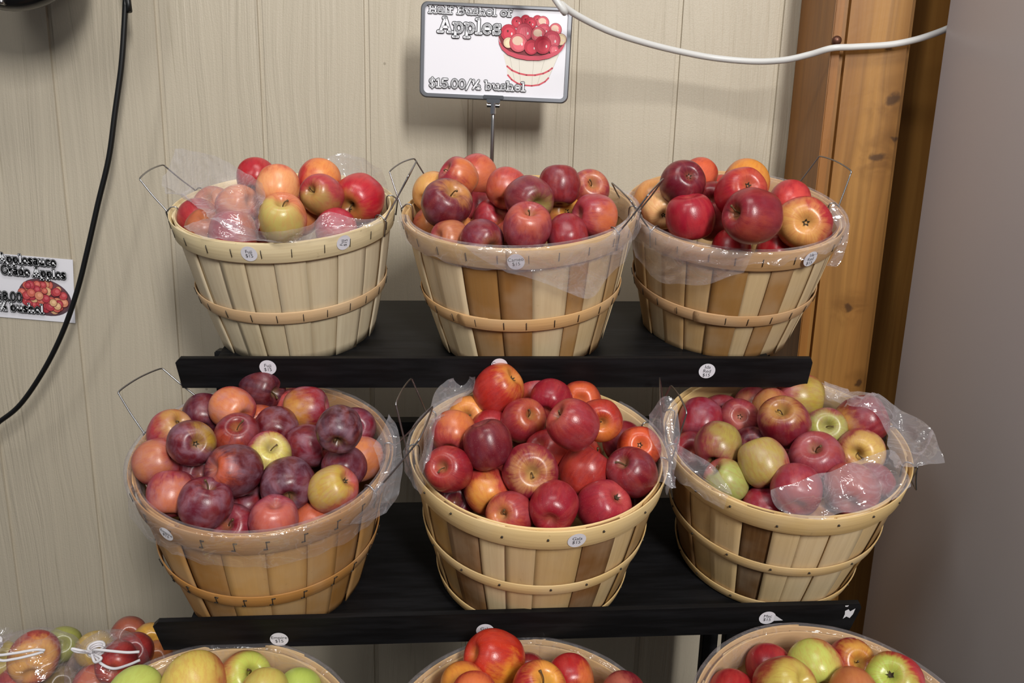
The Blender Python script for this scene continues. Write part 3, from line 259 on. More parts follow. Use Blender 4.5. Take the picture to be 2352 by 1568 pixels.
 'T3a': ('T3', 8, 17, [[0.1759, 1.2514, -0.0678], [0.1841, 1.2457, -0.0787], [0.1912, 1.2343, -0.0895], [0.198, 1.2191, -0.0991], [0.2053, 1.2043, -0.1065], [0.2135, 1.19, -0.1113], [0.2232, 1.181, -0.1146], [0.2332, 1.1722, -0.117], [0.2438, 1.1655, -0.1194], [0.2546, 1.1587, -0.1218], [0.2659, 1.1521, -0.1239], [0.2772, 1.1456, -0.1254], [0.2889, 1.1419, -0.1268], [0.3004, 1.1386, -0.1276], [0.3121, 1.1359, -0.1278], [0.3239, 1.1342, -0.128], [0.3358, 1.1331, -0.1283], [0.1754, 1.2479, -0.0806], [0.1834, 1.2397, -0.0905], [0.1903, 1.2254, -0.1001], [0.1968, 1.2091, -0.1087], [0.2049, 1.1992, -0.1159], [0.2135, 1.1898, -0.1207], [0.2226, 1.1809, -0.1238], [0.232, 1.1721, -0.126], [0.2422, 1.1655, -0.1281], [0.2526, 1.1569, -0.1299], [0.2639, 1.1504, -0.1313], [0.2758, 1.146, -0.1325], [0.2869, 1.1397, -0.133], [0.2983, 1.1356, -0.1329], [0.3095, 1.1317, -0.1321], [0.3212, 1.1298, -0.1314], [0.3329, 1.1279, -0.1307], [0.175, 1.2455, -0.0934], [0.1828, 1.2352, -0.1023], [0.1904, 1.2249, -0.1114], [0.1981, 1.2146, -0.1197], [0.2061, 1.2048, -0.1263], [0.2145, 1.1955, -0.1308], [0.223, 1.1866, -0.1337], [0.2319, 1.1781, -0.1357], [0.2416, 1.1707, -0.1375], [0.2521, 1.163, -0.1388], [0.2635, 1.1561, -0.1397], [0.2752, 1.1502, -0.1401], [0.2866, 1.1442, -0.1399], [0.2979, 1.1397, -0.139], [0.3092, 1.1357, -0.1374], [0.3206, 1.1323, -0.1356], [0.3319, 1.1292, -0.1339], [0.1757, 1.2468, -0.1063], [0.1841, 1.2396, -0.1148], [0.192, 1.2299, -0.1232], [0.1998, 1.2196, -0.1309], [0.2078, 1.2099, -0.1369], [0.2159, 1.2007, -0.141], [0.2239, 1.192, -0.1437], [0.2324, 1.1838, -0.1455], [0.2418, 1.176, -0.1469], [0.2522, 1.1683, -0.1477], [0.2634, 1.1608, -0.148], [0.2751, 1.1546, -0.1478], [0.2865, 1.1486, -0.1469], [0.2975, 1.143, -0.1451], [0.3087, 1.1388, -0.1427], [0.3196, 1.134, -0.1398], [0.3314, 1.1325, -0.1376], [0.178, 1.2484, -0.1186], [0.1866, 1.2427, -0.1268], [0.1946, 1.2338, -0.135], [0.2024, 1.2237, -0.1422], [0.2103, 1.2141, -0.1479], [0.2182, 1.205, -0.1516], [0.226, 1.1964, -0.1538], [0.2342, 1.1883, -0.1552], [0.2433, 1.1804, -0.156], [0.2535, 1.1727, -0.1564], [0.2645, 1.1651, -0.1562], [0.276, 1.1585, -0.1553], [0.2871, 1.1525, -0.1539], [0.2979, 1.147, -0.1514], [0.3086, 1.142, -0.1482], [0.3191, 1.137, -0.1446], [0.33, 1.1336, -0.1415], [0.1817, 1.2492, -0.1302], [0.1902, 1.2444, -0.1384], [0.1982, 1.2363, -0.1466], [0.2059, 1.2266, -0.1537], [0.2137, 1.2174, -0.1591], [0.2215, 1.2085, -0.1624], [0.2293, 1.2, -0.164], [0.2374, 1.1918, -0.1647], [0.2462, 1.1836, -0.1649], [0.2561, 1.1762, -0.1648], [0.2668, 1.1686, -0.1641], [0.2776, 1.1615, -0.1627], [0.2884, 1.1558, -0.1608], [0.2986, 1.1502, -0.1578], [0.3086, 1.145, -0.154], [0.3185, 1.1399, -0.1498], [0.3288, 1.1366, -0.1461], [0.1859, 1.2493, -0.1415], [0.1943, 1.2451, -0.1498], [0.2022, 1.2376, -0.1581], [0.2097, 1.2285, -0.1653], [0.2175, 1.2197, -0.1705], [0.2252, 1.2111, -0.1733], [0.233, 1.2027, -0.1743], [0.2411, 1.1946, -0.1742], [0.2498, 1.1866, -0.1737], [0.2593, 1.179, -0.1731], [0.2695, 1.1716, -0.172], [0.2799, 1.1649, -0.1702], [0.2899, 1.1588, -0.1677], [0.2994, 1.1529, -0.1642], [0.3087, 1.1478, -0.1598], [0.3181, 1.1434, -0.1552], [0.3275, 1.1396, -0.1509], [0.1899, 1.2486, -0.1527], [0.1982, 1.2446, -0.1611], [0.2058, 1.2376, -0.1694], [0.2132, 1.2289, -0.1766], [0.2208, 1.2202, -0.1817], [0.2285, 1.2118, -0.1839], [0.2363, 1.2035, -0.1842], [0.2444, 1.1955, -0.1835], [0.2528, 1.1877, -0.1824], [0.262, 1.1801, -0.1812], [0.2718, 1.173, -0.1796], [0.2816, 1.1665, -0.1775], [0.2911, 1.1605, -0.1745], [0.2999, 1.1548, -0.1705], [0.3086, 1.1498, -0.1656], [0.3173, 1.1456, -0.1605], [0.3262, 1.1426, -0.1558]]),
 'T3b': ('T3', 4, 11, [[0.4808, 1.24, -0.0647], [0.4898, 1.24, -0.0734], [0.4985, 1.24, -0.0823], [0.5047, 1.24, -0.0924], [0.5089, 1.24, -0.1038], [0.5106, 1.24, -0.1154], [0.509, 1.24, -0.1272], [0.5052, 1.24, -0.1387], [0.5015, 1.24, -0.1477], [0.4977, 1.24, -0.154], [0.4938, 1.24, -0.16], [0.4791, 1.24, -0.0691], [0.4873, 1.24, -0.0774], [0.4952, 1.24, -0.0859], [0.5009, 1.24, -0.0954], [0.5045, 1.24, -0.1057], [0.5059, 1.24, -0.1164], [0.5039, 1.24, -0.1276], [0.4998, 1.24, -0.1386], [0.4961, 1.24, -0.1473], [0.4924, 1.24, -0.1537], [0.4886, 1.24, -0.1597], [0.4774, 1.24, -0.0735], [0.4848, 1.24, -0.0815], [0.492, 1.24, -0.0896], [0.497, 1.24, -0.0984], [0.5002, 1.24, -0.1077], [0.5011, 1.24, -0.1174], [0.4987, 1.24, -0.1279], [0.4945, 1.24, -0.1384], [0.4907, 1.24, -0.1469], [0.4871, 1.24, -0.1533], [0.4834, 1.24, -0.1594], [0.4757, 1.24, -0.0779], [0.4824, 1.24, -0.0856], [0.4887, 1.24, -0.0933], [0.4931, 1.24, -0.1013], [0.4958, 1.24, -0.1096], [0.4963, 1.24, -0.1184], [0.4936, 1.24, -0.1282], [0.4891, 1.24, -0.1383], [0.4853, 1.24, -0.1465], [0.4818, 1.24, -0.1529], [0.4782, 1.24, -0.1591]]),
 'M1a': ('M1', 7, 13, [[-0.1505, 0.9516, -0.316], [-0.1465, 0.9511, -0.3226], [-0.1426, 0.9512, -0.3294], [-0.1393, 0.9513, -0.3384], [-0.1363, 0.9511, -0.3512], [-0.1339, 0.9507, -0.3663], [-0.1329, 0.9505, -0.3812], [-0.1338, 0.9504, -0.3955], [-0.1361, 0.9502, -0.4095], [-0.1397, 0.95, -0.4224], [-0.1449, 0.9501, -0.4333], [-0.1513, 0.95, -0.443], [-0.1576, 0.9492, -0.4523], [-0.1526, 0.9509, -0.3236], [-0.1489, 0.9504, -0.3307], [-0.1452, 0.9504, -0.338], [-0.1422, 0.9505, -0.3471], [-0.1396, 0.9504, -0.359], [-0.1376, 0.9501, -0.3727], [-0.1372, 0.9501, -0.3862], [-0.1387, 0.95, -0.3993], [-0.1418, 0.95, -0.4122], [-0.146, 0.9498, -0.4244], [-0.1515, 0.9497, -0.4354], [-0.1582, 0.9492, -0.4454], [-0.1648, 0.948, -0.4552], [-0.1549, 0.9508, -0.3313], [-0.1513, 0.9502, -0.339], [-0.1479, 0.9501, -0.3469], [-0.1451, 0.9501, -0.356], [-0.1429, 0.9501, -0.367], [-0.1414, 0.9499, -0.3792], [-0.1414, 0.9499, -0.3914], [-0.1436, 0.9499, -0.4032], [-0.1474, 0.9497, -0.415], [-0.1521, 0.9492, -0.4263], [-0.158, 0.9482, -0.437], [-0.1648, 0.9465, -0.447], [-0.1716, 0.9443, -0.4568], [-0.1577, 0.9508, -0.3387], [-0.1543, 0.9501, -0.3468], [-0.1511, 0.95, -0.355], [-0.1486, 0.95, -0.364], [-0.1467, 0.9499, -0.3742], [-0.1456, 0.9499, -0.385], [-0.1461, 0.9498, -0.3959], [-0.1487, 0.9495, -0.4066], [-0.1529, 0.9484, -0.4171], [-0.158, 0.9465, -0.4272], [-0.164, 0.9437, -0.437], [-0.1708, 0.9399, -0.4463], [-0.1775, 0.9361, -0.4556], [-0.1614, 0.9508, -0.3457], [-0.1582, 0.9501, -0.3537], [-0.1551, 0.95, -0.3619], [-0.1528, 0.95, -0.3706], [-0.1513, 0.9499, -0.3798], [-0.1505, 0.9499, -0.3895], [-0.1513, 0.9496, -0.3993], [-0.1542, 0.9481, -0.4089], [-0.1583, 0.9445, -0.4178], [-0.1633, 0.94, -0.4265], [-0.1692, 0.9351, -0.4349], [-0.176, 0.9294, -0.4431], [-0.1826, 0.9235, -0.4511], [-0.1656, 0.9507, -0.3524], [-0.1626, 0.95, -0.3601], [-0.1597, 0.9499, -0.368], [-0.1576, 0.9499, -0.3762], [-0.1563, 0.9499, -0.3846], [-0.1558, 0.9498, -0.3932], [-0.1569, 0.9489, -0.4019], [-0.1596, 0.9454, -0.4102], [-0.1633, 0.9376, -0.4171], [-0.1679, 0.9298, -0.4239], [-0.174, 0.924, -0.4315], [-0.181, 0.9181, -0.4391], [-0.188, 0.9122, -0.4465], [-0.1698, 0.9501, -0.3589], [-0.1669, 0.9495, -0.3663], [-0.1642, 0.9494, -0.3739], [-0.1623, 0.9494, -0.3816], [-0.1613, 0.9495, -0.3892], [-0.1611, 0.9495, -0.3967], [-0.1624, 0.9482, -0.4045], [-0.1652, 0.9435, -0.4119], [-0.1686, 0.9334, -0.4176], [-0.1724, 0.9201, -0.4216], [-0.1785, 0.9125, -0.4279], [-0.1858, 0.9067, -0.435], [-0.1931, 0.901, -0.442]]),
 'M2a': ('M2', 13, 7, [[-0.0924, 1.1207, -0.3218], [-0.0854, 1.1252, -0.3198], [-0.0785, 1.1316, -0.3183], [-0.0715, 1.1377, -0.3181], [-0.0641, 1.1391, -0.3188], [-0.0559, 1.1255, -0.3165], [-0.0471, 1.092, -0.3086], [-0.0979, 1.1165, -0.3262], [-0.0904, 1.1208, -0.3256], [-0.0831, 1.1271, -0.3256], [-0.0755, 1.1332, -0.3262], [-0.0674, 1.1347, -0.3267], [-0.0583, 1.1214, -0.3236], [-0.0486, 1.0877, -0.3146], [-0.1032, 1.1103, -0.3299], [-0.0953, 1.1144, -0.3307], [-0.0874, 1.1204, -0.3321], [-0.0793, 1.1263, -0.3335], [-0.0705, 1.1281, -0.3339], [-0.0607, 1.1164, -0.3304], [-0.0502, 1.086, -0.3213], [-0.1074, 1.1015, -0.3348], [-0.0996, 1.1053, -0.3362], [-0.0918, 1.1108, -0.3382], [-0.0837, 1.1162, -0.3399], [-0.0748, 1.1182, -0.34], [-0.065, 1.1109, -0.337], [-0.0549, 1.0937, -0.331], [-0.1102, 1.0898, -0.3417], [-0.1033, 1.0931, -0.3425], [-0.0965, 1.0977, -0.3438], [-0.0893, 1.1018, -0.3446], [-0.0815, 1.1038, -0.3442], [-0.0729, 1.101, -0.342], [-0.0643, 1.0954, -0.3389], [-0.1119, 1.076, -0.3496], [-0.1065, 1.0785, -0.3491], [-0.101, 1.0805, -0.3485], [-0.0951, 1.081, -0.3472], [-0.0888, 1.0825, -0.346], [-0.0821, 1.0826, -0.3442], [-0.0754, 1.0821, -0.3422], [-0.1131, 1.0616, -0.3574], [-0.1087, 1.0611, -0.3551], [-0.1037, 1.0545, -0.3507], [-0.0981, 1.0431, -0.3447], [-0.093, 1.0411, -0.3418], [-0.0878, 1.0415, -0.3397], [-0.0827, 1.0422, -0.3378], [-0.1137, 1.0459, -0.3644], [-0.1095, 1.0387, -0.359], [-0.1036, 1.0142, -0.3478], [-0.0961, 0.9748, -0.3317], [-0.0919, 0.9722, -0.3284], [-0.0877, 0.9712, -0.3257], [-0.0836, 0.9716, -0.3235], [-0.1138, 1.0293, -0.371], [-0.1096, 1.0164, -0.3631], [-0.1024, 0.9736, -0.3446], [-0.0989, 0.9683, -0.3398], [-0.0954, 0.9655, -0.3361], [-0.0917, 0.9638, -0.333], [-0.0881, 0.9633, -0.3303], [-0.1138, 1.0147, -0.3784], [-0.1108, 1.0074, -0.3726], [-0.1063, 0.9861, -0.3616], [-0.1021, 0.9696, -0.3526], [-0.0987, 0.9634, -0.3474], [-0.0954, 0.9604, -0.3433], [-0.0923, 0.9588, -0.3398], [-0.113, 0.9952, -0.384], [-0.1105, 0.9892, -0.3799], [-0.1069, 0.9719, -0.3714], [-0.1037, 0.9606, -0.3647], [-0.1008, 0.9549, -0.3593], [-0.0981, 0.9527, -0.3548], [-0.096, 0.9561, -0.3523], [-0.1114, 0.9722, -0.3882], [-0.1086, 0.96, -0.3833], [-0.103, 0.9224, -0.3683], [-0.1011, 0.9189, -0.3657], [-0.0994, 0.9194, -0.3625], [-0.0979, 0.9232, -0.3594], [-0.0975, 0.938, -0.3605], [-0.1105, 0.9553, -0.3943], [-0.1083, 0.9456, -0.3921], [-0.1042, 0.9183, -0.3826], [-0.1025, 0.9132, -0.3802], [-0.1009, 0.9106, -0.3755], [-0.0994, 0.9106, -0.37], [-0.0982, 0.9124, -0.3652]]),
 'M2b': ('M2', 12, 8, [[0.1829, 1.0147, -0.3321], [0.1887, 1.0117, -0.3226], [0.1941, 1.007, -0.3123], [0.1992, 1.0027, -0.3044], [0.2035, 0.9999, -0.3015], [0.2073, 0.9986, -0.3038], [0.2109, 0.9983, -0.3084], [0.2146, 0.9982, -0.3127], [0.1843, 1.0106, -0.3404], [0.1897, 1.0076, -0.3327], [0.1947, 1.0027, -0.3241], [0.1995, 0.9982, -0.3175], [0.2039, 0.9953, -0.3152], [0.2079, 0.9941, -0.317], [0.2119, 0.9939, -0.321], [0.2159, 0.9939, -0.3246], [0.1852, 1.005, -0.3481], [0.1904, 1.0021, -0.3424], [0.1951, 0.9974, -0.3357], [0.1997, 0.9929, -0.3306], [0.2041, 0.99, -0.3287], [0.2084, 0.9888, -0.3303], [0.2127, 0.9887, -0.3334], [0.2172, 0.9887, -0.3364], [0.1861, 0.9981, -0.3551], [0.191, 0.9955, -0.3511], [0.1955, 0.9911, -0.3463], [0.1998, 0.9868, -0.3425], [0.2041, 0.9839, -0.3411], [0.2086, 0.9828, -0.3423], [0.2132, 0.9828, -0.3448], [0.2178, 0.9829, -0.3471], [0.1874, 0.9908, -0.3613], [0.1919, 0.9882, -0.3586], [0.196, 0.984, -0.355], [0.2001, 0.9798, -0.3522], [0.2042, 0.9772, -0.3512], [0.2084, 0.9761, -0.3521], [0.2128, 0.9761, -0.354], [0.2173, 0.9763, -0.3558], [0.1891, 0.9825, -0.3663], [0.1932, 0.9799, -0.3642], [0.1969, 0.9758, -0.3615], [0.2005, 0.972, -0.3593], [0.2042, 0.9696, -0.3585], [0.2079, 0.9687, -0.3592], [0.2116, 0.9687, -0.3607], [0.2155, 0.9689, -0.3621], [0.1908, 0.9728, -0.3704], [0.1944, 0.9703, -0.3687], [0.1978, 0.9667, -0.3666], [0.201, 0.9635, -0.3649], [0.2041, 0.9615, -0.3643], [0.207, 0.9608, -0.3648], [0.2099, 0.9608, -0.3659], [0.2129, 0.9609, -0.367], [0.192, 0.9623, -0.3743], [0.1953, 0.9602, -0.3732], [0.1984, 0.9573, -0.3717], [0.2013, 0.9548, -0.3705], [0.2039, 0.9532, -0.37], [0.2061, 0.9526, -0.3702], [0.2082, 0.9526, -0.3708], [0.2103, 0.9527, -0.3714], [0.1924, 0.9516, -0.3787], [0.1955, 0.95, -0.3784], [0.1986, 0.9478, -0.3778], [0.2013, 0.9459, -0.3772], [0.2035, 0.9447, -0.3767], [0.2052, 0.9443, -0.3763], [0.2067, 0.9443, -0.376], [0.2083, 0.9445, -0.3758], [0.1924, 0.9412, -0.3836], [0.1954, 0.9401, -0.384], [0.1984, 0.9385, -0.3844], [0.2011, 0.9372, -0.3844], [0.2031, 0.9364, -0.3838], [0.2043, 0.9362, -0.3826], [0.2053, 0.9363, -0.3812], [0.2064, 0.9365, -0.3799], [0.1924, 0.9315, -0.3889], [0.1953, 0.9308, -0.3901], [0.1983, 0.9298, -0.3913], [0.2009, 0.9291, -0.3919], [0.2026, 0.9286, -0.3911], [0.2036, 0.9286, -0.389], [0.2041, 0.9288, -0.3864], [0.2048, 0.9291, -0.3839], [0.1929, 0.9244, -0.3951], [0.1957, 0.9239, -0.3969], [0.1986, 0.9233, -0.3989], [0.2011, 0.9229, -0.4], [0.2026, 0.9227, -0.3991], [0.2032, 0.9228, -0.3962], [0.2033, 0.9232, -0.3923], [0.2035, 0.9236, -0.3887]]),
 'M3a': ('M3', 8, 19, [[0.4609, 1.1577, -0.3217], [0.4828, 1.1749, -0.3305], [0.5007, 1.1814, -0.3364], [0.5139, 1.178, -0.3386], [0.522, 1.1653, -0.3358], [0.5256, 1.1448, -0.33], [0.5328, 1.1328, -0.3292], [0.54, 1.1213, -0.3334], [0.5487, 1.1131, -0.341], [0.5554, 1.101, -0.3462], [0.5619, 1.0867, -0.3477], [0.5686, 1.0733, -0.3483], [0.5732, 1.0604, -0.3495], [0.5741, 1.0474, -0.3509], [0.5727, 1.0343, -0.3526], [0.5704, 1.021, -0.3562], [0.5676, 1.0075, -0.3629], [0.5645, 0.9948, -0.3718], [0.5633, 0.9853, -0.3816], [0.4608, 1.1527, -0.3246], [0.4823, 1.1701, -0.3332], [0.4981, 1.1732, -0.3378], [0.5068, 1.1608, -0.3374], [0.5084, 1.1346, -0.3312], [0.5043, 1.098, -0.3215], [0.5148, 1.0949, -0.3238], [0.5231, 1.0876, -0.3292], [0.5382, 1.0949, -0.3413], [0.5494, 1.0939, -0.35], [0.5573, 1.0847, -0.3536], [0.5634, 1.0724, -0.3552], [0.5671, 1.0597, -0.3568], [0.5675, 1.0468, -0.3582], [0.5658, 1.0337, -0.3597], [0.5632, 1.0204, -0.3626], [0.56, 1.0071, -0.368], [0.5565, 0.9945, -0.375], [0.5548, 0.9853, -0.3832], [0.4615, 1.1494, -0.328], [0.481, 1.1634, -0.3354], [0.4931, 1.1593, -0.3375], [0.4949, 1.1325, -0.3329], [0.4897, 1.0923, -0.323], [0.4984, 1.0848, -0.3227], [0.5075, 1.0797, -0.325], [0.516, 1.0743, -0.331], [0.5262, 1.0735, -0.3405], [0.5421, 1.0842, -0.353], [0.5521, 1.0815, -0.3593], [0.5581, 1.0714, -0.3623], [0.5611, 1.0591, -0.3644], [0.5612, 1.0464, -0.3659], [0.5593, 1.0333, -0.3672], [0.5564, 1.0201, -0.3694], [0.5526, 1.0068, -0.3733], [0.5484, 0.9944, -0.3785], [0.5462, 0.9855, -0.3848], [0.4626, 1.1473, -0.3315], [0.4794, 1.1563, -0.3372], [0.4872, 1.1434, -0.3365], [0.4817, 1.1013, -0.3272], [0.4871, 1.0859, -0.325], [0.4955, 1.0785, -0.3253], [0.5043, 1.0732, -0.3281], [0.5124, 1.0684, -0.3344], [0.5215, 1.067, -0.3436], [0.5363, 1.0774, -0.3561], [0.5465, 1.0776, -0.3638], [0.5522, 1.0694, -0.368], [0.5545, 1.058, -0.3707], [0.5542, 1.0457, -0.3725], [0.5521, 1.033, -0.3738], [0.549, 1.0199, -0.3755], [0.5449, 1.0067, -0.3781], [0.5405, 0.9944, -0.3816], [0.538, 0.9856, -0.3862], [0.4641, 1.1465, -0.335], [0.4785, 1.1508, -0.3392], [0.4841, 1.134, -0.3371], [0.4791, 1.0945, -0.3282], [0.4854, 1.0819, -0.3271], [0.4937, 1.0748, -0.3278], [0.5022, 1.0696, -0.3308], [0.51, 1.0652, -0.3372], [0.5185, 1.0638, -0.3463], [0.5309, 1.0712, -0.3578], [0.5402, 1.0725, -0.3661], [0.5451, 1.0662, -0.3712], [0.5468, 1.056, -0.3745], [0.546, 1.0444, -0.3769], [0.5437, 1.0324, -0.3785], [0.5405, 1.0197, -0.38], [0.5367, 1.0067, -0.3818], [0.5328, 0.9944, -0.3839], [0.5307, 0.9857, -0.3872], [0.4661, 1.1467, -0.3385], [0.4773, 1.1446, -0.3406], [0.4806, 1.124, -0.3371], [0.4776, 1.0902, -0.3297], [0.4842, 1.0792, -0.329], [0.4925, 1.0725, -0.3297], [0.5007, 1.0676, -0.3327], [0.5082, 1.0635, -0.339], [0.5161, 1.062, -0.3479], [0.5263, 1.0666, -0.3584], [0.5342, 1.0684, -0.3668], [0.5378, 1.0633, -0.3724], [0.5382, 1.0536, -0.376], [0.5365, 1.0424, -0.3788], [0.5339, 1.0313, -0.3812], [0.5309, 1.0193, -0.383], [0.5278, 1.0066, -0.3843], [0.5251, 0.9945, -0.3854], [0.5242, 0.9859, -0.3879], [0.4678, 1.1464, -0.3418], [0.4754, 1.1369, -0.3414], [0.4751, 1.1095, -0.3356], [0.4764, 1.0869, -0.3314], [0.4832, 1.0771, -0.3307], [0.4915, 1.0708, -0.3314], [0.4995, 1.0662, -0.3343], [0.5067, 1.0624, -0.3404], [0.5141, 1.0607, -0.349], [0.5224, 1.0636, -0.3587], [0.5288, 1.0655, -0.3671], [0.5306, 1.0608, -0.3727], [0.5291, 1.0509, -0.3763], [0.5258, 1.0388, -0.3792], [0.5231, 1.0292, -0.3827], [0.5205, 1.0184, -0.3851], [0.5186, 1.0063, -0.3861], [0.5175, 0.9944, -0.3866], [0.5182, 0.986, -0.3883], [0.4695, 1.146, -0.345], [0.4748, 1.1324, -0.3432], [0.4718, 1.0998, -0.3356], [0.4755, 1.0841, -0.3332], [0.4824, 1.0752, -0.3326], [0.4905, 1.0693, -0.3331], [0.4983, 1.065, -0.3359], [0.5052, 1.0613, -0.3419], [0.5121, 1.0597, -0.3503], [0.5191, 1.0616, -0.3596], [0.5239, 1.0636, -0.3678], [0.5236, 1.0587, -0.3734], [0.5198, 1.0475, -0.3766], [0.513, 1.0308, -0.3782], [0.5118, 1.0261, -0.384], [0.5099, 1.0171, -0.3872], [0.5093, 1.0058, -0.388], [0.5099, 0.9943, -0.3878], [0.512, 0.986, -0.3887]]),
 'M3b': ('M3', 8, 19, [[0.3247, 0.9278, -0.3964], [0.334, 0.9226, -0.3901], [0.3431, 0.9173, -0.3838], [0.3536, 0.9158, -0.3791], [0.3658, 0.9184, -0.376], [0.3829, 0.9313, -0.377], [0.4025, 0.9498, -0.3801], [0.4171, 0.9579, -0.3789], [0.4275, 0.9593, -0.375], [0.4371, 0.9611, -0.3711], [0.4468, 0.9644, -0.3681], [0.4566, 0.9678, -0.3655], [0.4664, 0.9702, -0.3624], [0.4753, 0.9713, -0.3592], [0.4833, 0.9716, -0.3577], [0.4899, 0.9715, -0.3598], [0.4954, 0.9711, -0.3652], [0.5003, 0.9705, -0.3722], [0.5053, 0.9698, -0.3787], [0.3258, 0.9258, -0.4001], [0.335, 0.9197, -0.394], [0.3442, 0.914, -0.3882], [0.3546, 0.9121, -0.3839], [0.3664, 0.914, -0.381], [0.3813, 0.9232, -0.3806], [0.4014, 0.9444, -0.3851], [0.4156, 0.9523, -0.3841], [0.4252, 0.9518, -0.3801], [0.4346, 0.9526, -0.3767], [0.4451, 0.9566, -0.3748], [0.4558, 0.9612, -0.3735], [0.4669, 0.9662, -0.372], [0.4768, 0.9694, -0.37], [0.4851, 0.9704, -0.3687], [0.4919, 0.9705, -0.3698], [0.4974, 0.9703, -0.3733], [0.5024, 0.97, -0.378], [0.5074, 0.9696, -0.3823], [0.3269, 0.9238, -0.4038], [0.3362, 0.9174, -0.3982], [0.3455, 0.9116, -0.393], [0.356, 0.9094, -0.3891], [0.3675, 0.911, -0.3865], [0.3814, 0.9188, -0.3857], [0.4006, 0.9394, -0.3901], [0.414, 0.9467, -0.3891], [0.4233, 0.9453, -0.3853], [0.4322, 0.9441, -0.3821], [0.4418, 0.9453, -0.3801], [0.4529, 0.9501, -0.3796], [0.4657, 0.9587, -0.3802], [0.4777, 0.9661, -0.3804], [0.4871, 0.9693, -0.3799], [0.4941, 0.97, -0.3801], [0.4997, 0.97, -0.3816], [0.5047, 0.97, -0.3839], [0.5098, 0.9698, -0.3859], [0.3284, 0.9222, -0.4077], [0.3378, 0.9159, -0.4028], [0.3471, 0.9099, -0.3981], [0.3575, 0.9077, -0.3949], [0.3688, 0.9091, -0.3926], [0.382, 0.9162, -0.3918], [0.4001, 0.9354, -0.396], [0.4129, 0.942, -0.3951], [0.422, 0.9401, -0.3917], [0.4307, 0.9379, -0.3887], [0.4401, 0.9377, -0.3868], [0.4502, 0.9402, -0.3859], [0.4626, 0.948, -0.3867], [0.4771, 0.9605, -0.3894], [0.488, 0.967, -0.3901], [0.4958, 0.9691, -0.3898], [0.5016, 0.9696, -0.3897], [0.5067, 0.9699, -0.3898], [0.512, 0.97, -0.3897], [0.3306, 0.9211, -0.4117], [0.3397, 0.915, -0.4077], [0.3488, 0.9093, -0.4038], [0.3589, 0.9071, -0.4013], [0.37, 0.9084, -0.3996], [0.3829, 0.9154, -0.3995], [0.3998, 0.9319, -0.4032], [0.4121, 0.9376, -0.4025], [0.4213, 0.9362, -0.3996], [0.4298, 0.9334, -0.3967], [0.4389, 0.9326, -0.3948], [0.4485, 0.9341, -0.3936], [0.4595, 0.9391, -0.3934], [0.475, 0.9537, -0.3971], [0.487, 0.9624, -0.3984], [0.4956, 0.9662, -0.3979], [0.5021, 0.968, -0.3967], [0.5077, 0.9691, -0.3953], [0.5132, 0.9698, -0.3937], [0.3334, 0.9201, -0.4158], [0.3422, 0.9151, -0.413], [0.3507, 0.9098, -0.4102], [0.3604, 0.9079, -0.4086], [0.3713, 0.9095, -0.4079], [0.3851, 0.9184, -0.4096], [0.3993, 0.9281, -0.4113], [0.4109, 0.932, -0.4106], [0.4204, 0.9315, -0.4083], [0.4293, 0.9301, -0.406], [0.4382, 0.9295, -0.404], [0.4474, 0.9304, -0.4022], [0.4577, 0.9342, -0.4014], [0.4717, 0.946, -0.4037], [0.4836, 0.9547, -0.4045], [0.493, 0.9601, -0.4037], [0.5004, 0.9636, -0.402], [0.5069, 0.9664, -0.3999], [0.5131, 0.9683, -0.3975], [0.3362, 0.9184, -0.4196], [0.3448, 0.9155, -0.4186], [0.3533, 0.9123, -0.4175], [0.3624, 0.9109, -0.417], [0.3728, 0.9119, -0.4169], [0.3848, 0.916, -0.4177], [0.3971, 0.9205, -0.4182], [0.4082, 0.923, -0.4177], [0.4179, 0.9235, -0.4161], [0.4273, 0.924, -0.4144], [0.4367, 0.9253, -0.4127], [0.4462, 0.9274, -0.4111], [0.4566, 0.9317, -0.4101], [0.4681, 0.9386, -0.4099], [0.479, 0.9454, -0.4093], [0.4886, 0.9513, -0.4079], [0.4968, 0.9564, -0.4059], [0.5045, 0.9612, -0.4035], [0.5118, 0.965, -0.4007], [0.3385, 0.9157, -0.4229], [0.347, 0.9145, -0.4235], [0.3549, 0.9123, -0.4237], [0.3633, 0.9106, -0.4239], [0.3723, 0.9093, -0.4237], [0.3827, 0.9093, -0.4237], [0.3934, 0.9094, -0.4233], [0.4044, 0.9115, -0.4233], [0.4138, 0.9118, -0.4219], [0.4236, 0.9141, -0.4208], [0.434, 0.9184, -0.4202], [0.4434, 0.9209, -0.4184], [0.4537, 0.9253, -0.4171], [0.4639, 0.9298, -0.4154], [0.4736, 0.9344, -0.4133], [0.4835, 0.941, -0.4115], [0.4926, 0.9477, -0.4091], [0.5013, 0.9545, -0.4063], [0.5102, 0.9612, -0.4035]]),
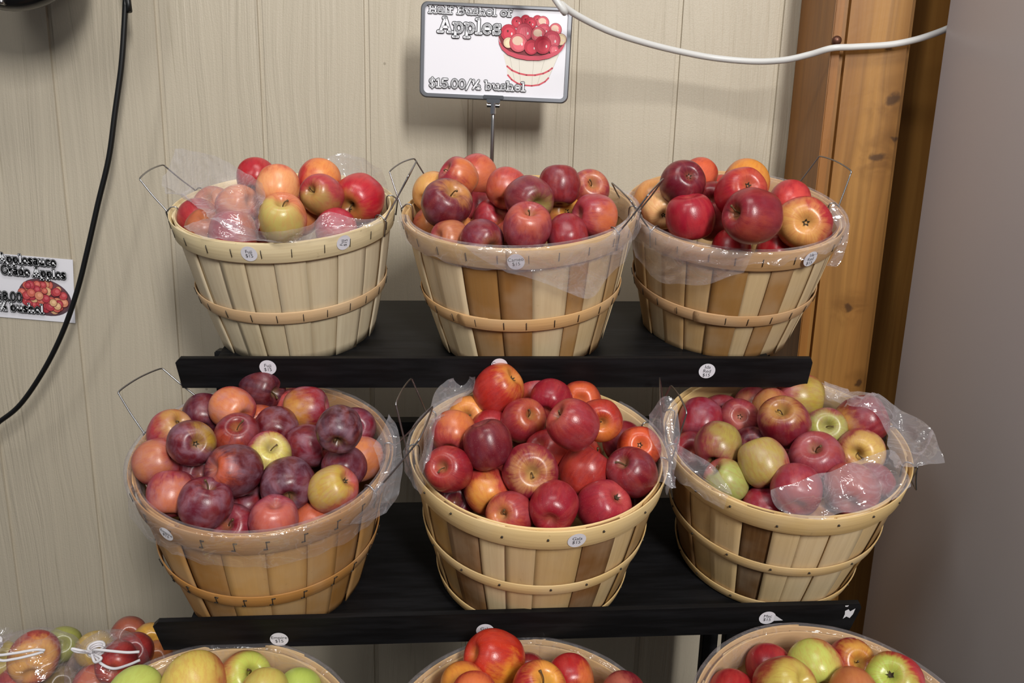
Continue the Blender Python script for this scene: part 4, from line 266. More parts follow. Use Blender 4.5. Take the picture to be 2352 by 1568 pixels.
 'M3c': ('M3', 5, 11, [[0.2142, 0.9711, -0.3564], [0.2218, 0.9707, -0.3606], [0.2295, 0.9707, -0.365], [0.2371, 0.9706, -0.3694], [0.2445, 0.9706, -0.3737], [0.2519, 0.9707, -0.3779], [0.2588, 0.9706, -0.3823], [0.2649, 0.9701, -0.3873], [0.2699, 0.9684, -0.3927], [0.274, 0.9656, -0.3981], [0.2782, 0.9627, -0.4034], [0.2153, 0.9706, -0.362], [0.2228, 0.9702, -0.3664], [0.2303, 0.9701, -0.3709], [0.2378, 0.9701, -0.3754], [0.2452, 0.9701, -0.3797], [0.2526, 0.9701, -0.3838], [0.2596, 0.9699, -0.388], [0.2659, 0.969, -0.3927], [0.2711, 0.9668, -0.3977], [0.2757, 0.9638, -0.4026], [0.2804, 0.9612, -0.4077], [0.2165, 0.9705, -0.3679], [0.2238, 0.9701, -0.3723], [0.2312, 0.97, -0.377], [0.2385, 0.97, -0.3815], [0.2459, 0.97, -0.3858], [0.2534, 0.9699, -0.3899], [0.2605, 0.9695, -0.3939], [0.2669, 0.9679, -0.3981], [0.2723, 0.9651, -0.4025], [0.2772, 0.9614, -0.4069], [0.2822, 0.9582, -0.4115], [0.2178, 0.9704, -0.3737], [0.2249, 0.97, -0.3783], [0.232, 0.9699, -0.383], [0.2393, 0.9698, -0.3877], [0.2466, 0.9698, -0.392], [0.2542, 0.9697, -0.3959], [0.2614, 0.9688, -0.3997], [0.2678, 0.9666, -0.4035], [0.2734, 0.9628, -0.4072], [0.2783, 0.9576, -0.4106], [0.2832, 0.9527, -0.4141], [0.2189, 0.9699, -0.3794], [0.2258, 0.9695, -0.3841], [0.2328, 0.9693, -0.389], [0.2399, 0.9693, -0.3937], [0.2473, 0.9693, -0.398], [0.2548, 0.969, -0.4018], [0.2622, 0.9679, -0.4054], [0.2687, 0.9651, -0.4087], [0.2744, 0.9602, -0.4117], [0.2791, 0.9527, -0.4138], [0.2839, 0.946, -0.4161]]),
}
WHITE_CABLE = [[0.0448, 1.36, 0.2499], [0.0658, 1.38, 0.2332], [0.0958, 1.4, 0.2187], [0.1498, 1.43, 0.2014], [0.2134, 1.46, 0.1888], [0.2777, 1.48, 0.1786], [0.3414, 1.49, 0.1704], [0.4077, 1.48, 0.1652], [0.4542, 1.46, 0.1663], [0.4919, 1.442, 0.1744], [0.5209, 1.424, 0.1828], [0.557, 1.424, 0.1857], [0.6145, 1.424, 0.1905], [0.6568, 1.424, 0.1991], [0.6914, 1.424, 0.2108], [0.7152, 1.424, 0.2209], [0.7525, 1.424, 0.2368]]
BLACK_CABLE = [[-0.6952, 1.52, 0.2673], [-0.6981, 1.52, 0.2458], [-0.7135, 1.52, 0.1438], [-0.7341, 1.52, 0.0521], [-0.7524, 1.52, -0.0281], [-0.7802, 1.52, -0.1121], [-0.8081, 1.52, -0.1992], [-0.8357, 1.52, -0.2792], [-0.8726, 1.52, -0.3623], [-0.9172, 1.52, -0.4387], [-0.9696, 1.52, -0.508], [-1.0155, 1.52, -0.5455], [-1.0722, 1.52, -0.5819]]

# ---------------------------------------------------------------- helpers
random.seed(11)


def lin(h):
    def f(c):
        c /= 255.0
        return c / 12.92 if c <= 0.04045 else ((c + 0.055) / 1.055) ** 2.4
    return tuple(f(int(h[i:i + 2], 16)) for i in (0, 2, 4))


def tag(o, label=None, cat=None, group=None, kind=None):
    if label: o['label'] = label
    if cat: o['category'] = cat
    if group: o['group'] = group
    if kind: o['kind'] = kind
    return o


def link(o, parent=None):
    COL.objects.link(o)
    if parent is not None:
        o.parent = parent
    return o


def empty(name, m):
    o = D.objects.new(name, None)
    o.empty_display_size = 0.05
    o.matrix_world = m
    return link(o)


def mesh(name, bm, mats, parent=None, smooth=True):
    me = D.meshes.new(name)
    bm.to_mesh(me)
    bm.free()
    for m in (mats if isinstance(mats, (list, tuple)) else [mats]):
        me.materials.append(m)
    if smooth:
        for f in me.polygons:
            f.use_smooth = True
    return link(D.objects.new(name, me), parent)


def box(bm, c, s, m=None, mat=0, bev=0.0):
    g = bmesh.ops.create_cube(bm, size=1.0)
    vs = g['verts']
    for v in vs:
        v.co = Vector((v.co.x * s[0] + c[0], v.co.y * s[1] + c[1], v.co.z * s[2] + c[2]))
    fs = {f for v in vs for f in v.link_faces}
    for f in fs: f.material_index = mat
    if bev:
        es = {e for v in vs for e in v.link_edges}
        r = bmesh.ops.bevel(bm, geom=list(es), offset=bev, segments=2, affect='EDGES')
        vs = list({v for f in r['faces'] for v in f.verts} | {v for v in vs if v.is_valid})
    if m is not None:
        bmesh.ops.transform(bm, matrix=m, verts=[v for v in vs if v.is_valid])


def catmull(P, n=8, closed=False):
    P = [Vector(p) for p in P]
    out = []
    N = len(P)
    for i in range(N if closed else N - 1):
        g = (lambda j: P[j % N]) if closed else (lambda j: P[j] if 0 <= j < N else (2 * P[0] - P[1] if j < 0 else 2 * P[-1] - P[-2]))
        a, b, c, d = g(i - 1), g(i), g(i + 1), g(i + 2)
        for k in range(n):
            u = k / n
            out.append(0.5 * ((2 * b) + (c - a) * u + (2 * a - 5 * b + 4 * c - d) * u * u + (3 * b - a - 3 * c + d) * u ** 3))
    if not closed: out.append(P[-1])
    return out


def tube(bm, P, rad, seg=10, mat=0, cap=True):
    P = [Vector(p) for p in P]
    rr = rad if isinstance(rad, (list, tuple)) else [rad] * len(P)
    prev = None
    rings = []
    for i, p in enumerate(P):
        t = (P[min(i + 1, len(P) - 1)] - P[max(i - 1, 0)]).normalized()
        if prev is None:
            a = t.orthogonal().normalized()
        else:
            a = (prev - prev.dot(t) * t).normalized()
        prev = a
        b = t.cross(a)
        rings.append([bm.verts.new(p + rr[i] * (math.cos(2 * math.pi * k / seg) * a + math.sin(2 * math.pi * k / seg) * b)) for k in range(seg)])
    for i in range(len(rings) - 1):
        for k in range(seg):
            bm.faces.new((rings[i][k], rings[i][(k + 1) % seg], rings[i + 1][(k + 1) % seg], rings[i + 1][k])).material_index = mat
    if cap:
        bm.faces.new(rings[0][::-1]).material_index = mat
        bm.faces.new(rings[-1]).material_index = mat


def lathe(bm, prof, seg=32, mat=0):
    rings = []
    for r, z in prof:
        if r < 1e-6:
            rings.append([bm.verts.new((0, 0, z))])
        else:
            rings.append([bm.verts.new((r * math.cos(2 * math.pi * k / seg), r * math.sin(2 * math.pi * k / seg), z)) for k in range(seg)])
    for a, b in zip(rings, rings[1:]):
        for k in range(seg):
            k2 = (k + 1) % seg
            if len(a) == 1 and len(b) == 1: continue
            if len(a) == 1: f = bm.faces.new((a[0], b[k2], b[k]))
            elif len(b) == 1: f = bm.faces.new((a[k], a[k2], b[0]))
            else: f = bm.faces.new((a[k], a[k2], b[k2], b[k]))
            f.material_index = mat


class NT:
    """small node-tree builder"""
    def __init__(self, name):
        self.m = D.materials.new(name)
        self.m.use_nodes = True
        self.t = self.m.node_tree
        self.t.nodes.clear()
        self.out = self.t.nodes.new('ShaderNodeOutputMaterial')

    def n(self, typ, ins=None, **props):
        nd = self.t.nodes.new('ShaderNode' + typ)
        for k, v in props.items(): setattr(nd, k, v)
        for k, v in (ins or {}).items():
            s = nd.inputs[k]
            if hasattr(v, 'is_linked') or hasattr(v, 'links'):
                self.t.links.new(v, s)
            else:
                if isinstance(v, (tuple, list)) and len(v) == 3 and s.type == 'RGBA': v = (*v, 1)
                s.default_value = v
        return nd

    def math(self, op, a, b=0.0, clamp=False):
        return self.n('Math', {0: a, 1: b}, operation=op, use_clamp=clamp).outputs[0]

    def mix(self, f, a, b, blend='MIX'):
        return self.n('Mix', {0: f, 6: a, 7: b}, data_type='RGBA', blend_type=blend).outputs[2]

    def noise(self, vec, scale, detail=3, rough=0.5, dist=0.0):
        return self.n('TexNoise', {'Vector': vec, 'Scale': scale, 'Detail': detail, 'Roughness': rough, 'Distortion': dist}).outputs[0]

    def map(self, vec, scale=(1, 1, 1), loc=(0, 0, 0)):
        return self.n('Mapping', {'Vector': vec, 'Scale': scale, 'Location': loc}).outputs[0]

    def ramp(self, f, lo, hi, a=0.0, b=1.0):
        return self.n('MapRange', {0: f, 1: lo, 2: hi, 3: a, 4: b}, interpolation_type='SMOOTHSTEP').outputs[0]

    def bump(self, h, strength, dist=0.002):
        return self.n('Bump', {'Height': h, 'Strength': strength, 'Distance': dist}).outputs[0]

    def coords(self, which='Object'):
        return self.n('TexCoord').outputs[which]

    def attr(self, name, typ='GEOMETRY'):
        return self.n('Attribute', attribute_type=typ, attribute_name=name)

    def princ(self, **ins):
        names = {'col': 'Base Color', 'rough': 'Roughness', 'metal': 'Metallic', 'spec': 'Specular IOR Level', 'normal': 'Normal', 'coat': 'Coat Weight', 'coat_rough': 'Coat Roughness', 'sss': 'Subsurface Weight', 'sheen': 'Sheen Weight', 'alpha': 'Alpha'}
        b = self.n('BsdfPrincipled', {names[k]: v for k, v in ins.items()})
        self.t.links.new(b.outputs[0], self.out.inputs[0])
        return self.m


def plain(name, h, rough=0.5, metal=0.0, spec=0.5, coat=0.0, var=0.0):
    t = NT(name)
    c = lin(h)
    if var:
        f = t.noise(t.coords(), 30, 4)
        c = t.mix(f, tuple(x * (1 - var) for x in c), tuple(min(1, x * (1 + var)) for x in c))
    return t.princ(col=c, rough=rough, metal=metal, spec=spec, coat=coat)


# ---------------------------------------------------------------- materials
def mat_siding():
    t = NT('painted_wood_siding')
    co = t.coords()
    # long vertical grain with slow wander
    wob = t.noise(t.map(co, (3, 1, .6)), 2.0, 2)
    v = t.n('VectorMath', {0: co, 1: t.n('CombineXYZ', {0: t.math('MULTIPLY', wob, .10)}).outputs[0]}, operation='ADD').outputs[0]
    g1 = t.noise(t.map(v, (150, 1, 3.2)), 1.0, 4, .6)
    g2 = t.noise(t.map(v, (60, 1, 1.3)), 1.0, 3, .5)
    patch = t.ramp(t.noise(t.map(co, (5, 1, 1.4)), 1.0, 2), .4, .65)
    h = t.math('ADD', t.math('MULTIPLY', t.math('MULTIPLY', g1, t.math('ADD', t.math('MULTIPLY', patch, .9), .25)), .7), t.math('MULTIPLY', g2, .9))
    fine = t.noise(co, 420, 2)
    h = t.math('ADD', h, t.math('MULTIPLY', fine, .12))
    big = t.noise(t.map(co, (2.2, 1, 1.2)), 1.0, 4)
    col = t.mix(big, lin('b0a693'), lin('c0b6a4'))
    col = t.mix(t.ramp(g1, .40, .24, 0, .40), col, lin('8a8069'))
    sp = t.n('TexVoronoi', {'Vector': t.map(co, (1, .01, 1)), 'Scale': 9.0}).outputs['Distance']
    col = t.mix(t.ramp(sp, .035, .015, 0, .5), col, lin('6d6350'))
    return t.princ(col=col, rough=.48, spec=.35, normal=t.bump(h, .9, .0035))


def mat_timber(name, a, b, knots):
    t = NT(name)
    co = t.coords()
    wob = t.noise(t.map(co, (4, 4, .9)), 2.0, 2)
    v = t.n('VectorMath', {0: co, 1: t.n('CombineXYZ', {0: t.math('MULTIPLY', wob, .05)}).outputs[0]}, operation='ADD').outputs[0]
    # grain swirls round the knots
    kv = t.n('VectorMath', {0: co, 1: t.n('VectorMath', {0: t.n('VectorMath', {0: t.n('TexNoise', {'Vector': co, 'Scale': 38.0, 'Detail': 3.0}).outputs['Color'], 1: (.5, .5, .5)}, operation='SUBTRACT').outputs[0], 1: (.030, .03, .030)}, operation='MULTIPLY').outputs[0]}, operation='ADD').outputs[0]
    kmask = 0.0
    ring = 0.0
    for (x, z, r) in knots:
        d = t.n('VectorMath', {0: t.map(kv, (.8, 0, 1.0)), 1: (x * .8, 0, z)}, operation='DISTANCE').outputs['Value']
        m = t.ramp(d, r * .75, r * .3)
        ring = t.math('MAXIMUM', ring, t.ramp(d, r * 3.4, r * .8))
        kmask = t.math('MAXIMUM', kmask, m)
    g = t.noise(t.map(v, (70, 70, 2.0)), 1.0, 5, .55)
    g2 = t.noise(t.map(v, (16, 16, .8)), 1.0, 3, .5, 1.0)
    col = t.mix(t.ramp(g2, .3, .7), lin(a), lin(b))
    col = t.mix(t.ramp(g, .42, .7, 0, .45), col, tuple(c * .55 for c in lin(a)))
    sw = t.noise(t.map(v, (9, 9, 14)), 1.0, 3, .6, 1.5)
    col = t.mix(t.math('MULTIPLY', ring, t.ramp(sw, .4, .62, 0, .55)), col, lin('6a4316'))
    col = t.mix(t.math('MULTIPLY', kmask, .8), col, lin('3d2410'))
    return t.princ(col=col, rough=.42, spec=.4, normal=t.bump(t.math('ADD', g, sw), .15, .002))


def mat_basket():
    t = NT('basket_veneer')
    co = t.coords()
    tint = t.attr('tint').outputs['Color']
    rnd = t.attr('tint').outputs['Alpha']
    off = t.n('CombineXYZ', {0: t.math('MULTIPLY', rnd, 37.0), 1: t.math('MULTIPLY', rnd, 11.0)}).outputs[0]
    v = t.n('VectorMath', {0: co, 1: off}, operation='ADD').outputs[0]
    ga = t.attr('gdir').outputs['Vector']
    g = t.noise(ga, 1.0, 4, .6, .4)
    blot = t.noise(v, 16, 3)
    col = t.mix(t.ramp(g, .3, .75, 0, .42), tint, t.mix(.5, tint, (.32, .19, .08)))
    col = t.mix(t.ramp(blot, .35, .75, 0, .22), col, (.62, .55, .42))
    wear = t.noise(v, 70, 4, .7)
    col = t.mix(t.ramp(wear, .66, .76, 0, .35), col, (.14, .085, .035))
    col = t.mix(1.0, col, (1.03, .98, .95), 'MULTIPLY')
    return t.princ(col=col, rough=.58, spec=.3, normal=t.bump(g, .18, .0015))


def mat_apple():
    t = NT('apple_skin')
    A = lambda n, o='Vector': t.attr(n, 'OBJECT').outputs[o]
    skin, ground = A('skin', 'Color'), A('ground', 'Color')
    cover, seed, bloom = A('cover', 'Fac'), A('seed', 'Fac'), A('bloom', 'Fac')
    blush = A('blush')
    co = t.coords()
    P = t.n('VectorMath', {0: co}, operation='NORMALIZE').outputs[0]
    sv = t.n('CombineXYZ', {0: seed, 1: t.math('MULTIPLY', seed, 1.7), 2: t.math('MULTIPLY', seed, .6)}).outputs[0]
    Q = t.n('VectorMath', {0: P, 1: sv}, operation='ADD').outputs[0]
    d = t.n('VectorMath', {0: P, 1: blush}, operation='DOT_PRODUCT').outputs['Value']
    n1 = t.math('SUBTRACT', t.noise(Q, 1.8, 3), .5)
    # streaks run from stem to calyx
    ph = t.n('SeparateXYZ', {0: P}).outputs
    rho = t.math('SQRT', t.math('ADD', t.math('MULTIPLY', ph[0], ph[0]), t.math('ADD', t.math('MULTIPLY', ph[1], ph[1]), .004)))
    az = t.n('CombineXYZ', {0: t.math('DIVIDE', ph[0], rho), 1: t.math('DIVIDE', ph[1], rho), 2: t.math('MULTIPLY', ph[2], .35)}).outputs[0]
    azs = t.n('VectorMath', {0: az, 1: sv}, operation='ADD').outputs[0]
    st = t.noise(azs, 7.5, 4, .62)
    st2 = t.noise(azs, 2.4, 2, .5)
    e = t.math('ADD', d, t.math('ADD', t.math('MULTIPLY', n1, 1.0), t.math('MULTIPLY', t.math('SUBTRACT', st, .5), .75)))
    mask = t.n('MapRange', {0: t.math('SUBTRACT', e, cover), 1: -.32, 2: .42, 3: 0.0, 4: 1.0}, interpolation_type='SMOOTHSTEP').outputs[0]
    lite = t.mix(.26, skin, (.62, .13, .09))
    sk = t.mix(t.ramp(st2, .38, .68, 0, .55), skin, lite)
    sk = t.mix(t.ramp(st, .30, .60, .45, 0), sk, t.mix(.5, skin, (.10, .006, .012)))
    gr = t.mix(t.ramp(st, .42, .62, 0, .45), ground, t.mix(.5, ground, skin))
    col = t.mix(mask, sk, gr)
    # stem hollow and calyx basin keep the ground colour
    sx = t.n('SeparateXYZ', {0: co}).outputs
    rr = t.math('SQRT', t.math('ADD', t.math('MULTIPLY', sx[0], sx[0]), t.math('MULTIPLY', sx[1], sx[1])))
    hol = t.math('ADD', rr, t.math('MULTIPLY', t.math('SUBTRACT', st, .5), .22))
    col = t.mix(t.math('MULTIPLY', t.ramp(hol, .34, .10), t.attr('hollow', 'OBJECT').outputs['Fac']), col, t.mix(.45, ground, (.28, .21, .07)))
    vor = t.n('TexVoronoi', {'Vector': Q, 'Scale': 13.0, 'Randomness': 1.0})
    dot = t.math('MULTIPLY', t.ramp(vor.outputs['Distance'], .13, .05), t.attr('dots', 'OBJECT').outputs['Fac'])
    col = t.mix(dot, col, (.66, .40, .27))
    bl = t.math('MULTIPLY', t.ramp(t.noise(Q, 1.9, 4, .55, .4), .34, .80), bloom)
    col = t.mix(bl, col, (.40, .27, .36))
    rough = t.math('ADD', .30, t.math('MULTIPLY', bl, .55))
    return t.princ(col=col, rough=rough, spec=.42, coat=.08, coat_rough=.2, normal=t.bump(t.noise(Q, 26, 3), .05, .01))


def mat_film(name, haze=.10, rough=.07, tintc=(.90, .87, .93)):
    t = NT(name)
    co = t.coords()
    nz = t.noise(t.map(co, (16, 16, 30)), 1.0, 3, .5, 1.6)
    fine = t.noise(t.map(co, (55, 40, 90)), 1.0, 2, .5, .8)
    bump = t.bump(t.math('ADD', nz, t.math('MULTIPLY', fine, .18)), .5, .012)
    crease = t.ramp(t.math('ABSOLUTE', t.math('SUBTRACT', nz, .5)), .0, .035, 1, 0)
    lw = t.n('LayerWeight', {'Blend': .30, 'Normal': bump}).outputs['Facing']
    fac = t.math('ADD', haze, t.math('MULTIPLY', t.math('POWER', lw, 2.0), .40), True)
    fac = t.math('ADD', fac, t.math('MULTIPLY', crease, .10), True)
    tr = t.n('BsdfTransparent', {0: (.97, .965, .975)})
    gl = t.n('BsdfGlossy', {'Color': (1, 1, 1), 'Roughness': rough, 'Normal': bump})
    df = t.n('BsdfDiffuse', {'Color': tintc})
    tl = t.n('BsdfTranslucent', {'Color': tintc})
    a = t.n('MixShader', {0: .45, 1: df.outputs[0], 2: gl.outputs[0]})
    b = t.n('MixShader', {0: .20, 1: a.outputs[0], 2: tl.outputs[0]})
    m = t.n('MixShader', {0: fac, 1: tr.outputs[0], 2: b.outputs[0]})
    t.t.links.new(m.outputs[0], t.out.inputs[0])
    return t.m


def mat_ink(name='printed_ink', rough=.35):
    t = NT(name)
    return t.princ(col=t.attr('ink').outputs['Color'], rough=rough, spec=.4)


def mat_black():
    t = NT('black_painted_board')
    co = t.coords()
    g = t.noise(t.map(co, (9, 90, 90)), 1.0, 4, .6)
    sc = t.noise(co, 60, 4, .7)
    col = t.mix(t.ramp(g, .35, .75), (.004, .004, .0045), (.010, .010, .0115))
    col = t.mix(t.ramp(sc, .70, .80, 0, .35), col, (.06, .055, .05))
    return t.princ(col=col, rough=.46, spec=.22, normal=t.bump(g, .12, .001))


def mat_panel():
    t = NT('grey_cooler_panel')
    co = t.coords()
    n = t.noise(co, 260, 2)
    c = t.mix(t.noise(co, 3, 2), lin('bcb7b9'), lin('c3bec0'))
    return t.princ(col=c, rough=.34, spec=.45, normal=t.bump(n, .06, .001))


SIDING = mat_siding()
POSTM = mat_timber('golden_stained_timber', '8c5e2a', 'a27439', [(.098, .085, .010), (.115, .006, .017), (.100, -.092, .016), (.125, -.062, .011), (.085, -.36, .012), (.118, -.50, .010), (.09, -.62, .012), (.10, .225, .007), (.07, -.78, .012)])
STRIPM = mat_timber('stained_board_timber', '8c5a25', '9c682d', [(-.05, .09, .006)])
WOOD = mat_basket()
APPLE = mat_apple()
FILM = mat_film('clear_plastic_film')
FILM_FLAP = mat_film('clear_plastic_flap', .23, .07)
FILM_BAG = mat_film('clear_bag_film', .07, .08)
INK = mat_ink()
BLACK = mat_black()
PANEL = mat_panel()
STEEL = plain('galvanised_steel', '9a9a9c', .32, 1.0)
FRAMEM = plain('grey_metal_frame', '8a8c92', .30, .75)
CHROME = plain('chrome_clip', 'd0d0d4', .12, 1.0)
STAPLE = plain('dark_staple', '3a352f', .5, .5)
STEMM = plain('apple_stem', '5a4426', .7, var=.4)
SEPAL = plain('dried_calyx', '3b2f1c', .85, var=.3)
RUBBER = plain('black_rubber', '08090b', .42)
WHITEPVC = plain('white_cable_sheath', 'cfcfcd', .38, var=.04)
WHITECARD = plain('white_card', 'e4e3ea', .34)
PAPER = plain('torn_paper', 'd8d8dc', .6)
STRING = plain('white_string', 'd9d6da', .8)
BOLTM = plain('rusty_bolt', '5c3a2c', .4, .6)
BLACKGLOSS = plain('black_gloss_plastic', '0b0c10', .25, coat=.3)
FLOORM = plain('grey_concrete', '4c4842', .7, var=.15)
BENCHM = plain('bench_board', '6a5238', .6, var=.2)


# ---------------------------------------------------------------- flat print
class Ink:
    """flat printed shapes, later ones lie a hair above earlier ones"""
    def __init__(self, step=4e-5, z0=2e-4):
        self.bm = bmesh.new()
        self.c = self.bm.loops.layers.float_color.new('ink')
        self.z, self.step = z0, step

    def up(self, k=1):
        self.z += self.step * k

    def poly(self, pts, col):
        if len(pts) < 3: return
        try:
            f = self.bm.faces.new([self.bm.verts.new((p[0], p[1], self.z)) for p in pts])
        except ValueError:
            return
        f.normal_update()
        if f.normal.z < 0: f.normal_flip()
        for l in f.loops: l[self.c] = (*col, 1)

    def disc(self, c, rx, ry, col, n=20, rot=0.0):
        self.poly([(c[0] + rx * math.cos(a) * math.cos(rot) - ry * math.sin(a) * math.sin(rot), c[1] + rx * math.cos(a) * math.sin(rot) + ry * math.sin(a) * math.cos(rot)) for a in [2 * math.pi * k / n for k in range(n)]], col)

    def stroke(self, P, w, col, rnd=True):
        h = w / 2
        for (x0, y0), (x1, y1) in zip(P, P[1:]):
            dx, dy = x1 - x0, y1 - y0
            L = math.hypot(dx, dy)
            if L < 1e-9: continue
            nx, ny = -dy / L * h, dx / L * h
            self.poly([(x0 + nx, y0 + ny), (x0 - nx, y0 - ny), (x1 - nx, y1 - ny), (x1 + nx, y1 + ny)], col)
        if rnd:
            for p in P: self.disc(p, h, h, col, 10)

    def tris(self, T, fn, col):
        for tri in T: self.poly([fn(*p) for p in tri], col)


def arc(cx, cy, rx, ry, a0, a1, n=10):
    return [(cx + rx * math.cos(R(a0 + (a1 - a0) * k / n)), cy + ry * math.sin(R(a0 + (a1 - a0) * k / n))) for k in range(n + 1)]


# chunky slab letters drawn as strokes: cap height 1, x height .66
GLYPH = {
 'H': (.86, [[(.17, 0), (.17, 1)], [(.69, 0), (.69, 1)], [(.17, .5), (.69, .5)], [(.04, 0), (.30, 0)], [(.04, 1), (.30, 1)], [(.56, 0), (.82, 0)], [(.56, 1), (.82, 1)]]),
 'A': (.92, [[(.16, 0), (.46, 1), (.76, 0)], [(.27, .34), (.65, .34)], [(.02, 0), (.30, 0)], [(.62, 0), (.90, 0)], [(.34, 1), (.48, 1)]]),
 'B': (.80, [[(.18, 0), (.18, 1)], [(.04, 0), (.46, 0)] , [(.04, 1), (.44, 1)], arc(.44, .76, .20, .24, 90, -90), [(.18, .52), (.46, .52)], arc(.46, .26, .24, .26, 90, -90)]),
 'G': (.84, [arc(.43, .5, .34, .5, 55, 340, 16), [(.75, .33), (.75, .42)], [(.48, .42), (.82, .42)], [(.68, .98), (.68, .74)]]),
 'a': (.66, [arc(.30, .44, .20, .22, 150, 0, 8) + [(.50, 0), (.62, 0)], arc(.28, .20, .20, .19, 0, 360, 14)]),
 'b': (.68, [[(.04, 1), (.16, 1), (.16, 0)], arc(.36, .33, .22, .32, 0, 360, 16)]),
 'c': (.60, [arc(.32, .33, .24, .32, 45, 320, 14), [(.50, .66), (.50, .46)]]),
 'd': (.70, [[(.38, 1), (.52, 1), (.52, 0), (.64, 0)], arc(.30, .33, .22, .32, 0, 360, 16)]),
 'e': (.62, [[(.09, .35), (.53, .35)] , arc(.31, .33, .23, .32, 5, 320, 16)]),
 'f': (.48, [arc(.34, .80, .15, .19, 30, 180, 6) + [(.19, 0)], [(.04, .62), (.42, .62)], [(.05, 0), (.36, 0)]]),
 'h': (.74, [[(.04, 1), (.16, 1), (.16, 0)], arc(.36, .40, .20, .25, 180, 0, 8) + [(.56, 0)], [(.04, 0), (.28, 0)], [(.46, 0), (.68, 0)]]),
 'l': (.40, [[(.05, 1), (.19, 1), (.19, 0)], [(.04, 0), (.35, 0)]]),
 'o': (.66, [arc(.32, .33, .24, .32, 0, 360, 18)]),
 'p': (.70, [[(.04, .64), (.16, .64), (.16, -.32)], arc(.37, .33, .21, .32, 0, 360, 16), [(.03, -.32), (.32, -.32)]]),
 'r': (.54, [[(.04, .64), (.17, .64), (.17, 0)], [(.04, 0), (.34, 0)], arc(.36, .40, .19, .24, 180, 50, 7)]),
 's': (.56, [arc(.28, .48, .17, .16, 30, 270, 10), arc(.28, .17, .19, .16, 90, -150, 10), [(.45, .64), (.45, .46)], [(.08, .20), (.08, .02)]]),
 'u': (.74, [[(.04, .64), (.17, .64)] + arc(.36, .24, .19, .23, 180, 350, 8), [(.44, .64), (.56, .64), (.56, 0), (.68, 0)]]),
 '$': (.66, [arc(.32, .74, .21, .22, 20, 270, 10), arc(.32, .26, .22, .24, 90, -160, 10), [(.32, 1.10), (.32, -.10)]]),
 '1': (.46, [[(.07, .84), (.23, .98), (.23, 0)], [(.05, 0), (.42, 0)]]),
 '5': (.64, [[(.54, 1), (.16, 1), (.13, .56)], arc(.30, .30, .25, .30, 120, -140, 12)]),
 '8': (.66, [arc(.32, .75, .20, .23, 0, 360, 14), arc(.32, .27, .24, .27, 0, 360, 16)]),
 '0': (.68, [arc(.33, .5, .25, .5, 0, 360, 20)]),
 '.': (.26, [[(.12, .03), (.13, .03)]]),
 '/': (.50, [[(.04, -.12), (.44, 1.08)]]),
 '\u00bd': (.86, [[(.10, .92), (.20, 1.02), (.20, .58)], [(.16, -.02), (.66, 1.02)], arc(.62, .30, .13, .13, 160, -40, 7) + [(.50, 0), (.80, 0)]]),
 ' ': (.34, []),
}


def slab(ink, txt, x, y, size, w=.15, o=.085, spread=1.0):
    """white letters with a heavy black outline"""
    jobs = []
    for ch in txt:
        adv, st = GLYPH[ch]
        jobs += [[(x + px * size * spread, y + py * size) for px, py in s] for s in st]
        x += adv * size * spread
    for s in jobs: ink.stroke(s, (w + 2 * o) * size, (.012, .012, .014))
    ink.up()
    for s in jobs: ink.stroke(s, w * size, (.80, .81, .85))
    ink.up()
    return x


def text_tris(txt, size):
    """plain small type as triangles"""
    cu = D.curves.new('type', 'FONT')
    cu.body = txt
    cu.size = size
    cu.align_x = 'CENTER'
    cu.resolution_u = 3
    o = D.objects.new('type', cu)
    COL.objects.link(o)
    dg = bpy.context.evaluated_depsgraph_get()
    me = o.evaluated_get(dg).to_mesh()
    T = [[(me.vertices[i].co.x, me.vertices[i].co.y) for i in p.vertices] for p in me.polygons]
    o.evaluated_get(dg).to_mesh_clear()
    D.objects.remove(o)
    D.curves.remove(cu)
    return T


TYPE_CACHE = {}


def sticker_bm(rad, txt, warp, rot=0.0, z=6e-4):
    """round white paper sticker with small black type; warp maps sticker plane (x, y, lift) to its surface"""
    ink = Ink(1e-4, 0.0)
    lines = txt.split('|')
    ring = [k * math.pi / 14 for k in range(28)]
    for a, b in zip(ring, ring[1:] + ring[:1]):
        for r0, r1 in ((0, .5), (.5, 1)):
            q = [(rad * r1 * math.cos(a), rad * r1 * math.sin(a)), (rad * r1 * math.cos(b), rad * r1 * math.sin(b))]
            q += [(rad * r0 * math.cos(b), rad * r0 * math.sin(b)), (rad * r0 * math.cos(a), rad * r0 * math.sin(a))] if r0 else [(0, 0)]
            ink.poly(q, (.72, .71, .77))
    ink.up(2)
    size = rad * .62
    cr, sr = math.cos(rot), math.sin(rot)
    y = (len(lines) - 1) * size * .42 - size * .30
    for ln in lines:
        if ln not in TYPE_CACHE: TYPE_CACHE[ln] = text_tris(ln, 1.0)
        ink.tris(TYPE_CACHE[ln], lambda px, py: ((px * size) * cr - (py * size + y) * sr, (px * size) * sr + (py * size + y) * cr), (.03, .03, .035))
        y -= size * .88
    for v in ink.bm.verts:
        v.co = warp(v.co.x, v.co.y, z + v.co.z)
    return ink.bm


